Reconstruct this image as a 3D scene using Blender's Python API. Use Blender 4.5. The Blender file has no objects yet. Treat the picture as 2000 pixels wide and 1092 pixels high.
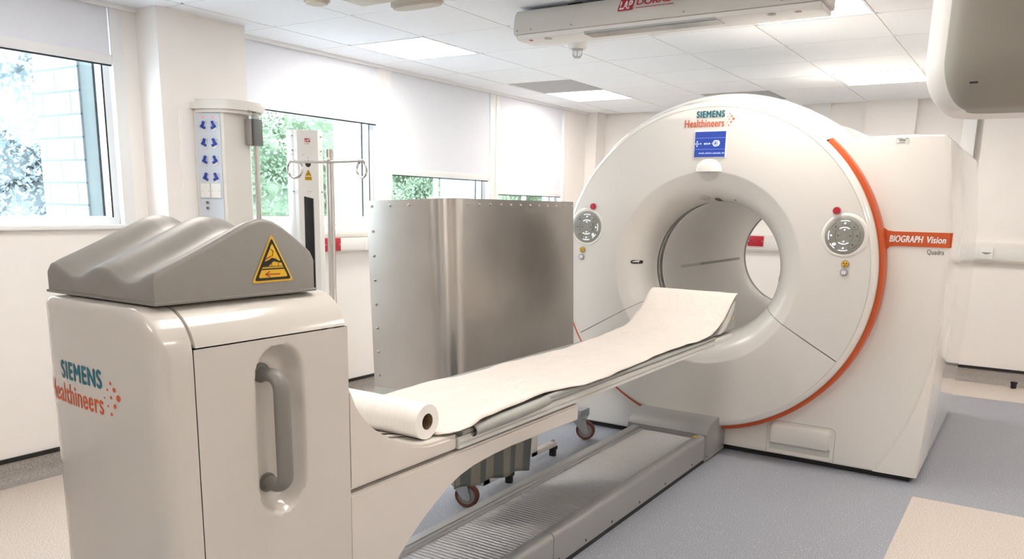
import bpy, bmesh, math, random
from mathutils import Vector, Matrix
random.seed(7)
PI = math.pi
C = bpy.context.scene.collection
SC = bpy.context.scene

# ------------------------------------------------------------------ camera
cam_d = bpy.data.cameras.new('camera')
cam = bpy.data.objects.new('camera', cam_d)
C.objects.link(cam)
SC.camera = cam
F_PX, PY = 1563.8, 724.3
YAW, PITCH, ROLL = -0.572, 0.203, -0.021
fwd = Vector((math.sin(YAW)*math.cos(PITCH), math.cos(YAW)*math.cos(PITCH), -math.sin(PITCH)))
rgt = Vector((math.cos(YAW), -math.sin(YAW), 0))
dwn = fwd.cross(rgt)
r2 = math.cos(ROLL)*rgt + math.sin(ROLL)*dwn
d2 = -math.sin(ROLL)*rgt + math.cos(ROLL)*dwn
m3 = Matrix((r2, -d2, -fwd)).transposed()
cam.matrix_world = Matrix.Translation((0, 0, 1.42)) @ m3.to_4x4()
cam_d.sensor_width = 36
cam_d.lens = F_PX/2000*36
cam_d.shift_y = (PY-546)/2000
cam_d.clip_start = 0.05
cam_d.clip_end = 200

# ------------------------------------------------------------------ view + world
SC.view_settings.view_transform = 'Standard'
SC.view_settings.look = 'None'
SC.view_settings.gamma = 1
SC.view_settings.use_curve_mapping = False
SC.view_settings.exposure = 0.34
LAMP = 15.0          # ceiling panel emission
SKY = 7.0           # sky strength
w = bpy.data.worlds.new('sky')
SC.world = w
w.use_nodes = True
nt = w.node_tree
bg = nt.nodes['Background']
tc = nt.nodes.new('ShaderNodeTexCoord')
sp = nt.nodes.new('ShaderNodeSeparateXYZ')
cr = nt.nodes.new('ShaderNodeValToRGB')
nt.links.new(tc.outputs['Generated'], sp.inputs[0])
nt.links.new(sp.outputs['Z'], cr.inputs[0])
nt.links.new(cr.outputs[0], bg.inputs['Color'])
cr.color_ramp.elements[0].color = (0.90, 0.96, 1.0, 1)
cr.color_ramp.elements[1].color = (0.66, 0.83, 1.0, 1)
bg.inputs['Strength'].default_value = SKY

# ------------------------------------------------------------------ materials
def mat(name, col, rough=0.5, metal=0.0, emit=None, es=0.0, coat=0.0, spec=0.5):
    m = bpy.data.materials.new(name)
    m.use_nodes = True
    b = m.node_tree.nodes['Principled BSDF']
    b.inputs['Base Color'].default_value = (*col, 1)
    b.inputs['Roughness'].default_value = rough
    b.inputs['Metallic'].default_value = metal
    b.inputs['Coat Weight'].default_value = coat
    b.inputs['Coat Roughness'].default_value = 0.05
    b.inputs['Specular IOR Level'].default_value = spec
    if emit:
        b.inputs['Emission Color'].default_value = (*emit, 1)
        b.inputs['Emission Strength'].default_value = es
    return m

def noisy(m, scale=(1, 1, 1), amount=0.06, detail=4, bump=0.0, nscale=6.0):
    """gentle procedural variation of colour and roughness"""
    t = m.node_tree; N = t.nodes; b = N['Principled BSDF']
    base = tuple(b.inputs['Base Color'].default_value)
    co = N.new('ShaderNodeTexCoord'); mp = N.new('ShaderNodeMapping'); nz = N.new('ShaderNodeTexNoise')
    mp.inputs['Scale'].default_value = scale
    nz.inputs['Scale'].default_value = nscale; nz.inputs['Detail'].default_value = detail
    t.links.new(co.outputs['Object'], mp.inputs[0]); t.links.new(mp.outputs[0], nz.inputs['Vector'])
    r = N.new('ShaderNodeValToRGB')
    r.color_ramp.elements[0].position = 0.3; r.color_ramp.elements[1].position = 0.7
    r.color_ramp.elements[0].color = tuple(c*(1-amount) for c in base[:3])+(1,)
    r.color_ramp.elements[1].color = tuple(min(1, c*(1+amount)) for c in base[:3])+(1,)
    t.links.new(nz.outputs['Fac'], r.inputs[0]); t.links.new(r.outputs[0], b.inputs['Base Color'])
    if bump:
        bp = N.new('ShaderNodeBump'); bp.inputs['Strength'].default_value = bump
        bp.inputs['Distance'].default_value = 0.002
        t.links.new(nz.outputs['Fac'], bp.inputs['Height']); t.links.new(bp.outputs[0], b.inputs['Normal'])
    return m

M = {}
M['wall'] = noisy(mat('wall_paint', (0.94, 0.905, 0.875), 0.55), amount=0.012)
M['ceil'] = noisy(mat('ceiling_tile', (0.915, 0.945, 0.995), 0.8), amount=0.012, nscale=40)  # bluish tint puts the cool cast of the light into the tile colour
M['tbar'] = mat('ceiling_bar', (0.92, 0.935, 0.96), 0.5)
M['void'] = mat('ceiling_void', (0.10, 0.10, 0.10), 0.9)
M['trim'] = mat('white_trim', (0.90, 0.90, 0.905), 0.35)
M['gap'] = mat('dark_gap', (0.012, 0.012, 0.012), 0.6)
M['blind'] = noisy(mat('blind_fabric', (0.86, 0.88, 0.95), 0.85), amount=0.01, nscale=60)  # blue in the fabric colour stands in for cool light
M['lamp'] = mat('lamp_diffuser', (0.9, 0.9, 0.9), 0.5, emit=(1.0, 0.93, 0.845), es=LAMP)
M['vent'] = noisy(mat('vent_grey', (0.42, 0.43, 0.44), 0.7), amount=0.08, nscale=90)
M['scan'] = mat('scanner_white', (0.78, 0.755, 0.715), 0.25, coat=0.9)
M['scanface'] = mat('scanner_face_white', (0.74, 0.715, 0.68), 0.28, coat=0.25)
M['liner'] = mat('bore_liner', (0.93, 0.915, 0.89), 0.35)
M['orange'] = mat('orange_trim', (0.56, 0.085, 0.012), 0.35, coat=0.2)
M['cab'] = mat('cabinet_white', (0.62, 0.59, 0.55), 0.16, coat=0.25)
M['arm'] = mat('table_arm_cream', (0.69, 0.645, 0.60), 0.28)
M['pale'] = mat('pallet_white', (0.70, 0.69, 0.66), 0.4)
M['grey'] = mat('grey_plastic', (0.215, 0.205, 0.19), 0.42)
M['pad'] = noisy(mat('grey_foam_skin', (0.26, 0.248, 0.235), 0.42), amount=0.03, nscale=30)
M['matt'] = noisy(mat('mattress_vinyl', (0.33, 0.33, 0.31), 0.4), amount=0.05, nscale=20)
M['paper'] = noisy(mat('tissue_paper', (0.72, 0.66, 0.61), 0.9), amount=0.015, nscale=9)
_t = M['paper'].node_tree; _N = _t.nodes; _b = _N['Principled BSDF']
_c = _N.new('ShaderNodeTexCoord'); _n = _N.new('ShaderNodeTexNoise'); _n.inputs['Scale'].default_value = 4.0; _n.inputs['Detail'].default_value = 3; _n.inputs['Distortion'].default_value = 1.2
_v = _N.new('ShaderNodeTexVoronoi'); _v.feature = 'DISTANCE_TO_EDGE'; _v.inputs['Scale'].default_value = 3.2
_m = _N.new('ShaderNodeMapRange'); _m.inputs[2].default_value = 0.12
_a = _N.new('ShaderNodeMath'); _a.operation = 'ADD'
_p = _N.new('ShaderNodeBump'); _p.inputs['Strength'].default_value = 0.35; _p.inputs['Distance'].default_value = 0.006
_t.links.new(_c.outputs['Object'], _n.inputs['Vector']); _t.links.new(_n.outputs['Color'], _v.inputs['Vector'])
_t.links.new(_v.outputs['Distance'], _m.inputs[0]); _t.links.new(_m.outputs[0], _a.inputs[0]); _t.links.new(_n.outputs['Fac'], _a.inputs[1])
_t.links.new(_a.outputs[0], _p.inputs['Height']); _t.links.new(_p.outputs[0], _b.inputs['Normal'])
M['roll'] = noisy(mat('paper_roll_white', (0.88, 0.86, 0.83), 0.9), scale=(60, 4, 4), amount=0.035, nscale=4)
M['card'] = mat('cardboard_core', (0.20, 0.13, 0.08), 0.9)
M['steel'] = mat('brushed_steel', (0.60, 0.575, 0.545), 0.30, 1.0)
M['galv'] = noisy(mat('galvanised_plate', (0.60, 0.62, 0.60), 0.55, 0.6), amount=0.05, nscale=12)
M['chrome'] = mat('polished_steel', (0.72, 0.71, 0.69), 0.16, 1.0)
M['screw'] = mat('screw_steel', (0.55, 0.54, 0.52), 0.3, 1.0)
M['alu'] = mat('brushed_aluminium', (0.57, 0.57, 0.58), 0.36, 0.85)
M['railgrey'] = mat('satin_grey_metal', (0.36, 0.355, 0.35), 0.42, 0.35)
M['zinc'] = mat('zinc_housing', (0.50, 0.52, 0.53), 0.45, 0.8)
M['wheel'] = mat('brown_polyurethane', (0.15, 0.045, 0.030), 0.45)
M['hub'] = mat('wheel_hub', (0.30, 0.27, 0.26), 0.5)
M['rubber'] = mat('black_rubber', (0.012, 0.012, 0.013), 0.6)
M['dark'] = mat('dark_glass', (0.02, 0.02, 0.022), 0.12)
M['red'] = mat('red_plastic', (0.48, 0.012, 0.03), 0.35)
M['yellow'] = mat('sign_yellow', (0.78, 0.47, 0.02), 0.5)
M['black'] = mat('sign_black', (0.015, 0.013, 0.012), 0.6)
M['signred'] = mat('sign_red', (0.35, 0.03, 0.02), 0.6)
M['teal'] = mat('logo_teal', (0.012, 0.15, 0.21), 0.5)
M['lorange'] = mat('logo_orange', (0.68, 0.115, 0.03), 0.5)
M['white'] = mat('white_plastic', (0.84, 0.83, 0.81), 0.35)
M['cream'] = mat('cream_plastic', (0.80, 0.775, 0.73), 0.35)
M['blue'] = mat('blue_plastic', (0.012, 0.045, 0.38), 0.4)
M['panelblue'] = mat('panel_blue_grey', (0.62, 0.68, 0.76), 0.45)
M['screenblue'] = mat('screen_blue', (0.01, 0.02, 0.12), 0.2, emit=(0.028, 0.07, 0.36), es=0.75)
M['screenwhite'] = mat('screen_white', (0.3, 0.35, 0.5), 0.3, emit=(0.72, 0.80, 1.0), es=0.8)
M['screenline'] = mat('screen_line', (0.1, 0.15, 0.3), 0.3, emit=(0.16, 0.25, 0.72), es=0.8)
M['glow'] = mat('button_glow', (0.8, 0.8, 0.9), 0.3, emit=(0.93, 0.93, 1.0), es=1.1)
M['btn'] = mat('button_grey', (0.30, 0.30, 0.27), 0.45)
M['btnmark'] = mat('button_mark', (0.08, 0.08, 0.075), 0.5)
M['hood'] = mat('hood_grey', (0.31, 0.295, 0.255), 0.45)
M['laser'] = mat('laser_housing', (0.66, 0.645, 0.61), 0.4)
M['beige'] = mat('beige_plastic', (0.58, 0.53, 0.46), 0.5)
M['label'] = mat('label_grey', (0.55, 0.55, 0.53), 0.6)
M['text'] = mat('text_grey', (0.13, 0.13, 0.13), 0.6)
M['stone'] = noisy(mat('grey_stone', (0.13, 0.145, 0.14), 0.85), scale=(1, 1, 0.3), amount=0.2, nscale=7)

M['bark'] = noisy(mat('bark', (0.16, 0.13, 0.10), 0.9), amount=0.2)

# steel: vertical brushing and soft smudges
def steel_nodes(m, base, lo, hi):
    t = m.node_tree; N = t.nodes; b = N['Principled BSDF']
    co = N.new('ShaderNodeTexCoord')
    mp = N.new('ShaderNodeMapping'); mp.inputs['Scale'].default_value = (40, 40, 1.2)
    n1 = N.new('ShaderNodeTexNoise'); n1.inputs['Scale'].default_value = 5; n1.inputs['Detail'].default_value = 3
    n2 = N.new('ShaderNodeTexNoise'); n2.inputs['Scale'].default_value = 4.5; n2.inputs['Detail'].default_value = 6
    t.links.new(co.outputs['Object'], mp.inputs[0]); t.links.new(mp.outputs[0], n1.inputs['Vector'])
    t.links.new(co.outputs['Object'], n2.inputs['Vector'])
    ad = N.new('ShaderNodeMath'); ad.operation = 'ADD'
    mu = N.new('ShaderNodeMath'); mu.operation = 'MULTIPLY'; mu.inputs[1].default_value = 0.35
    t.links.new(n1.outputs['Fac'], mu.inputs[0]); t.links.new(mu.outputs[0], ad.inputs[0]); t.links.new(n2.outputs['Fac'], ad.inputs[1])
    mr = N.new('ShaderNodeMapRange'); mr.inputs[1].default_value = 0.4; mr.inputs[2].default_value = 0.95
    mr.inputs[3].default_value = lo; mr.inputs[4].default_value = hi
    t.links.new(n2.outputs['Fac'], mr.inputs[0]); t.links.new(mr.outputs[0], b.inputs['Roughness'])
    bp = N.new('ShaderNodeBump'); bp.inputs['Strength'].default_value = 0.02; bp.inputs['Distance'].default_value = 0.001
    t.links.new(n1.outputs['Fac'], bp.inputs['Height']); t.links.new(bp.outputs[0], b.inputs['Normal'])
    cr_ = N.new('ShaderNodeValToRGB')
    cr_.color_ramp.elements[0].position = 0.3; cr_.color_ramp.elements[1].position = 0.75
    cr_.color_ramp.elements[0].color = tuple(c*0.88 for c in base)+(1,)
    cr_.color_ramp.elements[1].color = tuple(base)+(1,)
    t.links.new(n2.outputs['Fac'], cr_.inputs[0]); t.links.new(cr_.outputs[0], b.inputs['Base Color'])
steel_nodes(M['steel'], (0.53, 0.505, 0.475), 0.30, 0.35)
_t = M['steel'].node_tree; _b = _t.nodes['Principled BSDF']; _g = _t.nodes.new('ShaderNodeTangent'); _g.direction_type = 'RADIAL'; _g.axis = 'Z'
_b.inputs['Anisotropic'].default_value = 0.85; _b.inputs['Anisotropic Rotation'].default_value = 0.25
_t.links.new(_g.outputs[0], _b.inputs['Tangent'])

def floor_material():
    m = bpy.data.materials.new('vinyl_floor'); m.use_nodes = True
    t = m.node_tree; N = t.nodes; L = t.links; b = N['Principled BSDF']
    co = N.new('ShaderNodeTexCoord')
    sx = N.new('ShaderNodeSeparateXYZ'); L.new(co.outputs['Object'], sx.inputs[0])
    def cmp(sock, op, v):
        n = N.new('ShaderNodeMath'); n.operation = op; L.new(sock, n.inputs[0]); n.inputs[1].default_value = v
        return n.outputs[0]
    def mul(a, c):
        n = N.new('ShaderNodeMath'); n.operation = 'MULTIPLY'; L.new(a, n.inputs[0]); L.new(c, n.inputs[1]); return n.outputs[0]
    def mx(a, c):
        n = N.new('ShaderNodeMath'); n.operation = 'MAXIMUM'; L.new(a, n.inputs[0]); L.new(c, n.inputs[1]); return n.outputs[0]
    X, Y = sx.outputs['X'], sx.outputs['Y']
    b1 = cmp(X, 'LESS_THAN', -2.75)
    b2 = cmp(Y, 'GREATER_THAN', 7.24)
    b3 = mul(cmp(X, 'GREATER_THAN', -0.375), cmp(Y, 'LESS_THAN', 4.41))
    beige = mx(mx(b1, b2), b3)
    n = N.new('ShaderNodeTexNoise'); n.inputs['Scale'].default_value = 170; n.inputs['Detail'].default_value = 3
    L.new(co.outputs['Object'], n.inputs['Vector'])
    def ramp(c0, c1, c2):
        r = N.new('ShaderNodeValToRGB'); e = r.color_ramp.elements
        e[0].position = 0.33; e[0].color = (*c0, 1); e[1].position = 0.72; e[1].color = (*c2, 1)
        k = r.color_ramp.elements.new(0.5); k.color = (*c1, 1)
        L.new(n.outputs['Fac'], r.inputs[0]); return r.outputs[0]
    blue = ramp((0.20, 0.215, 0.255), (0.33, 0.345, 0.395), (0.46, 0.475, 0.515))
    bei = ramp((0.44, 0.38, 0.335), (0.66, 0.58, 0.515), (0.80, 0.72, 0.655))
    mixc = N.new('ShaderNodeMix'); mixc.data_type = 'RGBA'
    L.new(beige, mixc.inputs[0]); L.new(blue, mixc.inputs[6]); L.new(bei, mixc.inputs[7])
    v = N.new('ShaderNodeTexVoronoi'); v.inputs['Scale'].default_value = 75; v.inputs['Randomness'].default_value = 1
    L.new(co.outputs['Object'], v.inputs['Vector'])
    vs = N.new('ShaderNodeSeparateColor'); L.new(v.outputs['Color'], vs.inputs[0])
    fleck = mul(cmp(v.outputs['Distance'], 'LESS_THAN', 0.17), cmp(vs.outputs[0], 'GREATER_THAN', 0.72))
    mix2 = N.new('ShaderNodeMix'); mix2.data_type = 'RGBA'
    L.new(fleck, mix2.inputs[0]); L.new(mixc.outputs[2], mix2.inputs[6]); mix2.inputs[7].default_value = (0.72, 0.72, 0.70, 1)
    L.new(mix2.outputs[2], b.inputs['Base Color'])
    b.inputs['Roughness'].default_value = 0.42
    return m
M['floor'] = floor_material()
M['cove'] = noisy(mat('cove_vinyl', (0.34, 0.31, 0.285), 0.45), amount=0.3, nscale=150)

def glass_material(name, tint, ior=1.45):
    m = bpy.data.materials.new(name); m.use_nodes = True
    t = m.node_tree; N = t.nodes
    N.remove(N['Principled BSDF'])
    tr = N.new('ShaderNodeBsdfTransparent'); tr.inputs[0].default_value = (*tint, 1)
    gl = N.new('ShaderNodeBsdfGlossy'); gl.inputs['Roughness'].default_value = 0.02
    fr = N.new('ShaderNodeFresnel')
    ge = N.new('ShaderNodeNewGeometry'); mr = N.new('ShaderNodeMapRange')
    mr.inputs[3].default_value = ior; mr.inputs[4].default_value = 1/ior
    t.links.new(ge.outputs['Backfacing'], mr.inputs[0]); t.links.new(mr.outputs[0], fr.inputs[0])
    mx = N.new('ShaderNodeMixShader')
    t.links.new(fr.outputs[0], mx.inputs[0]); t.links.new(tr.outputs[0], mx.inputs[1]); t.links.new(gl.outputs[0], mx.inputs[2])
    t.links.new(mx.outputs[0], N['Material Output'].inputs[0])
    return m
M['glass'] = glass_material('window_glass', (0.93, 0.97, 0.98))
M['clear'] = glass_material('clear_plastic', (0.92, 0.92, 0.92))

def block_material():
    m = mat('pale_block', (0.80, 0.84, 0.86), 0.7)
    t = m.node_tree; N = t.nodes; b = N['Principled BSDF']
    co = N.new('ShaderNodeTexCoord'); mp = N.new('ShaderNodeMapping')
    mp.inputs['Rotation'].default_value = (PI/2, 0, 0)
    br = N.new('ShaderNodeTexBrick'); br.offset = 0.5
    br.inputs['Color1'].default_value = (0.30, 0.32, 0.335, 1); br.inputs['Color2'].default_value = (0.28, 0.30, 0.315, 1)
    br.inputs['Mortar'].default_value = (0.13, 0.15, 0.17, 1)
    br.inputs['Scale'].default_value = 1.0; br.inputs['Mortar Size'].default_value = 0.006
    br.inputs['Brick Width'].default_value = 0.30; br.inputs['Row Height'].default_value = 0.125
    t.links.new(co.outputs['Object'], mp.inputs[0]); t.links.new(mp.outputs[0], br.inputs['Vector'])
    t.links.new(br.outputs['Color'], b.inputs['Base Color'])
    return m
M['block'] = block_material()
M['render'] = mat('pale_render', (0.36, 0.385, 0.40), 0.8)

def leaf_material(name, a, b_):
    m = mat(name, a, 0.6)
    t = m.node_tree; N = t.nodes; b = N['Principled BSDF']
    oi = N.new('ShaderNodeTexCoord'); nz = N.new('ShaderNodeTexNoise'); nz.inputs['Scale'].default_value = 2.2; nz.inputs['Detail'].default_value = 6
    r = N.new('ShaderNodeValToRGB'); r.color_ramp.elements[0].color = (*a, 1); r.color_ramp.elements[1].color = (*b_, 1)
    r.color_ramp.elements[0].position = 0.35; r.color_ramp.elements[1].position = 0.65
    t.links.new(oi.outputs['Object'], nz.inputs['Vector']); t.links.new(nz.outputs['Fac'], r.inputs[0])
    t.links.new(r.outputs[0], b.inputs['Base Color'])
    return m
M['leaf'] = leaf_material('leaf_green', (0.11, 0.165, 0.09), (0.31, 0.39, 0.24))
M['leafhaze'] = leaf_material('leaf_haze_tint', (0.30, 0.345, 0.36), (0.50, 0.55, 0.56))  # washed-out daylight haze put into the leaf colour

# ------------------------------------------------------------------ builders
def world_origin(o):
    v = Vector((0, 0, 0))
    while o is not None:
        v = v + o.location; o = o.parent
    return v

class MB:
    def __init__(self): self.bm = bmesh.new()
    def box(self, x0, x1, y0, y1, z0, z1, bev=0.0, seg=2):
        b2 = bmesh.new()
        r = bmesh.ops.create_cube(b2, size=1)
        bmesh.ops.scale(b2, vec=(abs(x1-x0), abs(y1-y0), abs(z1-z0)), verts=b2.verts)
        bmesh.ops.translate(b2, vec=((x0+x1)/2, (y0+y1)/2, (z0+z1)/2), verts=b2.verts)
        if bev: bmesh.ops.bevel(b2, geom=b2.edges[:], offset=bev, segments=seg, affect='EDGES', profile=0.5)
        self.merge(b2); return self
    def merge(self, b2, matrix=None):
        if matrix is not None: bmesh.ops.transform(b2, matrix=matrix, verts=b2.verts)
        me = bpy.data.meshes.new('t'); b2.to_mesh(me); b2.free()
        self.bm.from_mesh(me); bpy.data.meshes.remove(me)
        return self
    def cyl(self, p0, p1, r, r1=None, n=20, bev=0.0):
        p0, p1 = Vector(p0), Vector(p1); d = p1-p0
        b2 = bmesh.new()
        bmesh.ops.create_cone(b2, cap_ends=True, segments=n, radius1=r, radius2=r if r1 is None else r1, depth=d.length)
        if bev: bmesh.ops.bevel(b2, geom=[e for e in b2.edges if abs(e.verts[0].co.z-e.verts[1].co.z) < 1e-6], offset=bev, segments=2, affect='EDGES')
        q = Vector((0, 0, 1)).rotation_difference(d)
        return self.merge(b2, Matrix.Translation((p0+p1)/2) @ q.to_matrix().to_4x4())
    def sphere(self, c, r, sx=1, sy=1, sz=1, u=16, v=10):
        b2 = bmesh.new(); bmesh.ops.create_uvsphere(b2, u_segments=u, v_segments=v, radius=r)
        return self.merge(b2, Matrix.Translation(c) @ Matrix.Diagonal((sx, sy, sz, 1)))
    def prism(self, pts, axis, a0, a1, bev=0.0):
        """pts = closed outline in the plane across `axis`; x: (y,z), y: (x,z), z: (x,y)"""
        b2 = bmesh.new()
        def V(p, a):
            return {'x': (a, p[0], p[1]), 'y': (p[0], a, p[1]), 'z': (p[0], p[1], a)}[axis]
        A = [b2.verts.new(V(p, a0)) for p in pts]; B = [b2.verts.new(V(p, a1)) for p in pts]
        n = len(pts)
        fa = b2.faces.new(A); fb = b2.faces.new(B[::-1])
        for i in range(n): b2.faces.new((A[i], B[i], B[(i+1) % n], A[(i+1) % n]))
        bmesh.ops.recalc_face_normals(b2, faces=b2.faces)
        if bev:
            es = list(fa.edges)+list(fb.edges)
            bmesh.ops.bevel(b2, geom=es, offset=bev, segments=2, affect='EDGES')
        return self.merge(b2)
    def tube(self, pts, r, n=10, closed=False, caps=True, sx=1.0):
        pts = [Vector(p) for p in pts]; N = len(pts); rings = []
        up = Vector((0, 0, 1)); prev = None
        for i, p in enumerate(pts):
            if closed: t = pts[(i+1) % N]-pts[i-1]
            else: t = pts[min(i+1, N-1)]-pts[max(i-1, 0)]
            t.normalize()
            if prev is None:
                u = t.cross(up)
                if u.length < 1e-3: u = t.cross(Vector((1, 0, 0)))
            else: u = prev - t*prev.dot(t)
            u.normalize(); prev = u; v = t.cross(u)
            rr = r[i] if isinstance(r, (list, tuple)) else r
            rings.append([self.bm.verts.new(p+u*rr*sx*math.cos(a)+v*rr*math.sin(a)) for a in [2*PI*k/n for k in range(n)]])
        for i in range(N if closed else N-1):
            A, B = rings[i], rings[(i+1) % N]
            for k in range(n): self.bm.faces.new((A[k], A[(k+1) % n], B[(k+1) % n], B[k]))
        if caps and not closed:
            self.bm.faces.new(rings[0][::-1]); self.bm.faces.new(rings[-1])
        return self
    def lathe(self, prof, c=(0, 0), th0=0.0, th1=2*PI, n=96, closed_prof=False):
        """profile of (r, y) turned about the y axis through (x, z) = c"""
        full = abs(th1-th0-2*PI) < 1e-6
        rings = []
        for i in range(n if full else n+1):
            a = th0+(th1-th0)*i/n
            rings.append([self.bm.verts.new((c[0]+r*math.cos(a), y, c[1]+r*math.sin(a))) for r, y in prof])
        m = len(prof)
        for i in range(n if full else n):
            A, B = rings[i], rings[(i+1) % len(rings)]
            for k in range(m if closed_prof else m-1):
                k2 = (k+1) % m
                self.bm.faces.new((A[k], A[k2], B[k2], B[k]))
        if closed_prof and not full:
            self.bm.faces.new(rings[0]); self.bm.faces.new(rings[-1][::-1])
        return self
    def grid(self, fn, us, vs):
        R = [[self.bm.verts.new(fn(u, v)) for u in us] for v in vs]
        for j in range(len(vs)-1):
            for i in range(len(us)-1):
                self.bm.faces.new((R[j][i], R[j][i+1], R[j+1][i+1], R[j+1][i]))
        return R
    def poly(self, pts):
        self.bm.faces.new([self.bm.verts.new(p) for p in pts]); return self
    def build(self, name, material, parent=None, smooth=35, recalc=True):
        if recalc: bmesh.ops.recalc_face_normals(self.bm, faces=self.bm.faces)
        me = bpy.data.meshes.new(name); self.bm.to_mesh(me); self.bm.free()
        for p in me.polygons: p.use_smooth = True
        me.set_sharp_from_angle(angle=math.radians(smooth))
        if isinstance(material, (list, tuple)):
            for x in material: me.materials.append(x)
        else: me.materials.append(material)
        o = bpy.data.objects.new(name, me); C.objects.link(o)
        if parent is not None:
            o.location = -world_origin(parent); o.parent = parent
        return o

def thing(name, label, cat, loc=(0, 0, 0), group=None):
    o = bpy.data.objects.new(name, None); C.objects.link(o); o.location = loc
    o.empty_display_size = 0.1
    o['label'] = label; o['category'] = cat
    if group: o['group'] = group
    return o
def tag(o, label, cat, group=None):
    o['label'] = label; o['category'] = cat
    if group: o['group'] = group
    return o
def struct(o): o['kind'] = 'structure'; return o
def shift(o, loc):
    """move a one-mesh thing's origin to its base"""
    loc = Vector(loc); o.data.transform(Matrix.Translation(-loc)); o.location = loc; return o

def text_mesh(s, size, fn, bold=0.0, shear=0.0, align='LEFT', width=None, space=1.0):
    """lettering as a flat mesh; fn(u, v) gives the place of each point"""
    cu = bpy.data.curves.new('txt', 'FONT'); cu.body = s; cu.size = size; cu.shear = shear
    cu.align_x = align; cu.fill_mode = 'FRONT'; cu.resolution_u = 5; cu.space_character = space
    ob = bpy.data.objects.new('txt', cu); C.objects.link(ob)
    dg = bpy.context.evaluated_depsgraph_get(); dg.update()
    me = bpy.data.meshes.new_from_object(ob.evaluated_get(dg))
    bpy.data.objects.remove(ob); bpy.data.curves.remove(cu)
    xs = [v.co.x for v in me.vertices]
    k = 1.0
    if width and xs: k = width/(max(xs)-min(xs))
    x0 = min(xs) if (xs and align == 'LEFT') else 0
    mb = MB(); n0 = 0; lay = 0.0
    for du, dv in (((-bold, 0), (bold, 0), (0, bold*0.7), (0, -bold*0.7)) if bold else ((0, 0),)):
        mb.bm.from_mesh(me); mb.bm.verts.ensure_lookup_table()
        for v in mb.bm.verts[n0:]:
            u_, v_ = (v.co.x-x0)*k+du, v.co.y+dv
            p = Vector(fn(u_, v_)); nn = (Vector(fn(u_+1e-3, v_))-p).cross(Vector(fn(u_, v_+1e-3))-p).normalized()
            v.co = p+nn*lay
        n0 = len(mb.bm.verts); lay += 0.00006
    bpy.data.meshes.remove(me)
    return mb

# ================================================================== ROOM
XL, YB, CH = -4.17, 8.03, 2.40
XR, YF = 2.6, -2.4
mb = MB(); mb.box(XL-0.3, XR+0.1, YF-0.1, YB+0.1, -0.05, 0)
struct(mb.build('floor', M['floor']))

WIN = [(1.30, 2.58), (3.29, 4.60), (4.73, 6.05), (6.17, 7.36)]
SILL = 1.285
mb = MB()
mb.box(XL-0.25, XL, YF, YB, 0, SILL-0.03)
mb.box(XL-0.25, XL, YF, WIN[0][0], SILL-0.03, CH)  # unseen stretch, kept solid to dim the window's reflection in the shield
mb.box(XL-0.25, XL, 2.60, 3.27, SILL-0.03, CH)
mb.box(XL-0.25, XL, 4.62, 4.71, SILL-0.03, CH)
mb.box(XL-0.25, XL, 6.07, 6.15, SILL-0.03, CH)
mb.box(XL-0.25, XL, 7.38, YB, SILL-0.03, CH)
mb.box(XL-0.25, XL, YF, YB, CH, CH+0.15)
mb.box(XL, -3.985, 2.706, 3.268, 0, CH)
mb.box(XL, -4.045, 7.83, YB, 0, CH)
struct(mb.build('wall_left', M['wall']))
mb = MB()
mb.box(XL-0.25, XR, YB, YB+0.12, 0, CH+0.15)
mb.box(-1.435, -1.02, YB-0.07, YB, 0, CH)
mb.box(-0.50, XR, YB-0.07, YB, 0, CH)
struct(mb.build('wall_back', M['wall']))
mb = MB(); mb.box(XR, XR+0.1, YF, YB, 0, CH+0.15); struct(mb.build('wall_right', M['wall']))
mb = MB(); mb.box(XL-0.25, XR+0.1, YF-0.1, YF, 0, CH+0.15); struct(mb.build('wall_front', M['wall']))

# coved skirting with a black cap strip
def cove(name, pts_fn, a0, a1, axis):
    prof = [(0.0, 0.112), (0.006, 0.112), (0.007, 0.05), (0.015, 0.025), (0.03, 0.009), (0.055, 0.0015), (0.055, 0.0), (0.0, 0.0)]
    mb = MB(); mb.prism([pts_fn(*p) for p in prof], axis, a0, a1); return struct(mb.build(name, M['cove']))
cove('baseboard_left', lambda d, z: (XL+d, z), YF, YB, 'y')
cove('baseboard_back', lambda d, z: (YB-0.07-d, z), -1.435, XR, 'x')
mb = MB(); mb.box(XL, XL+0.010, YF, YB, 0.112, 0.134); struct(mb.build('trim_1', M['rubber']))
mb = MB(); mb.box(-1.435, XR, YB-0.08, YB-0.07, 0.112, 0.136); struct(mb.build('trim_2', M['rubber']))
# narrow cover strips on the back wall
mb = MB()
for x in (-1.80, ): mb.box(x-0.045, x+0.045, YB-0.012, YB, 0.14, CH)
for x in (-0.60, ): mb.box(x-0.05, x+0.05, YB-0.09, YB-0.0, 0.14, CH, 0.003)
struct(mb.build('trim_3', M['trim']))
# ceiling edge angle along the window wall
mb = MB()
mb.box(XL, XL+0.022, YF, 2.706, CH-0.022, CH); mb.box(XL, XL+0.022, 3.268, 7.83, CH-0.022, CH)
mb.box(-4.045, -4.03, 7.83, YB, CH-0.016, CH)
struct(mb.build('trim_4', M['trim']))

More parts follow.
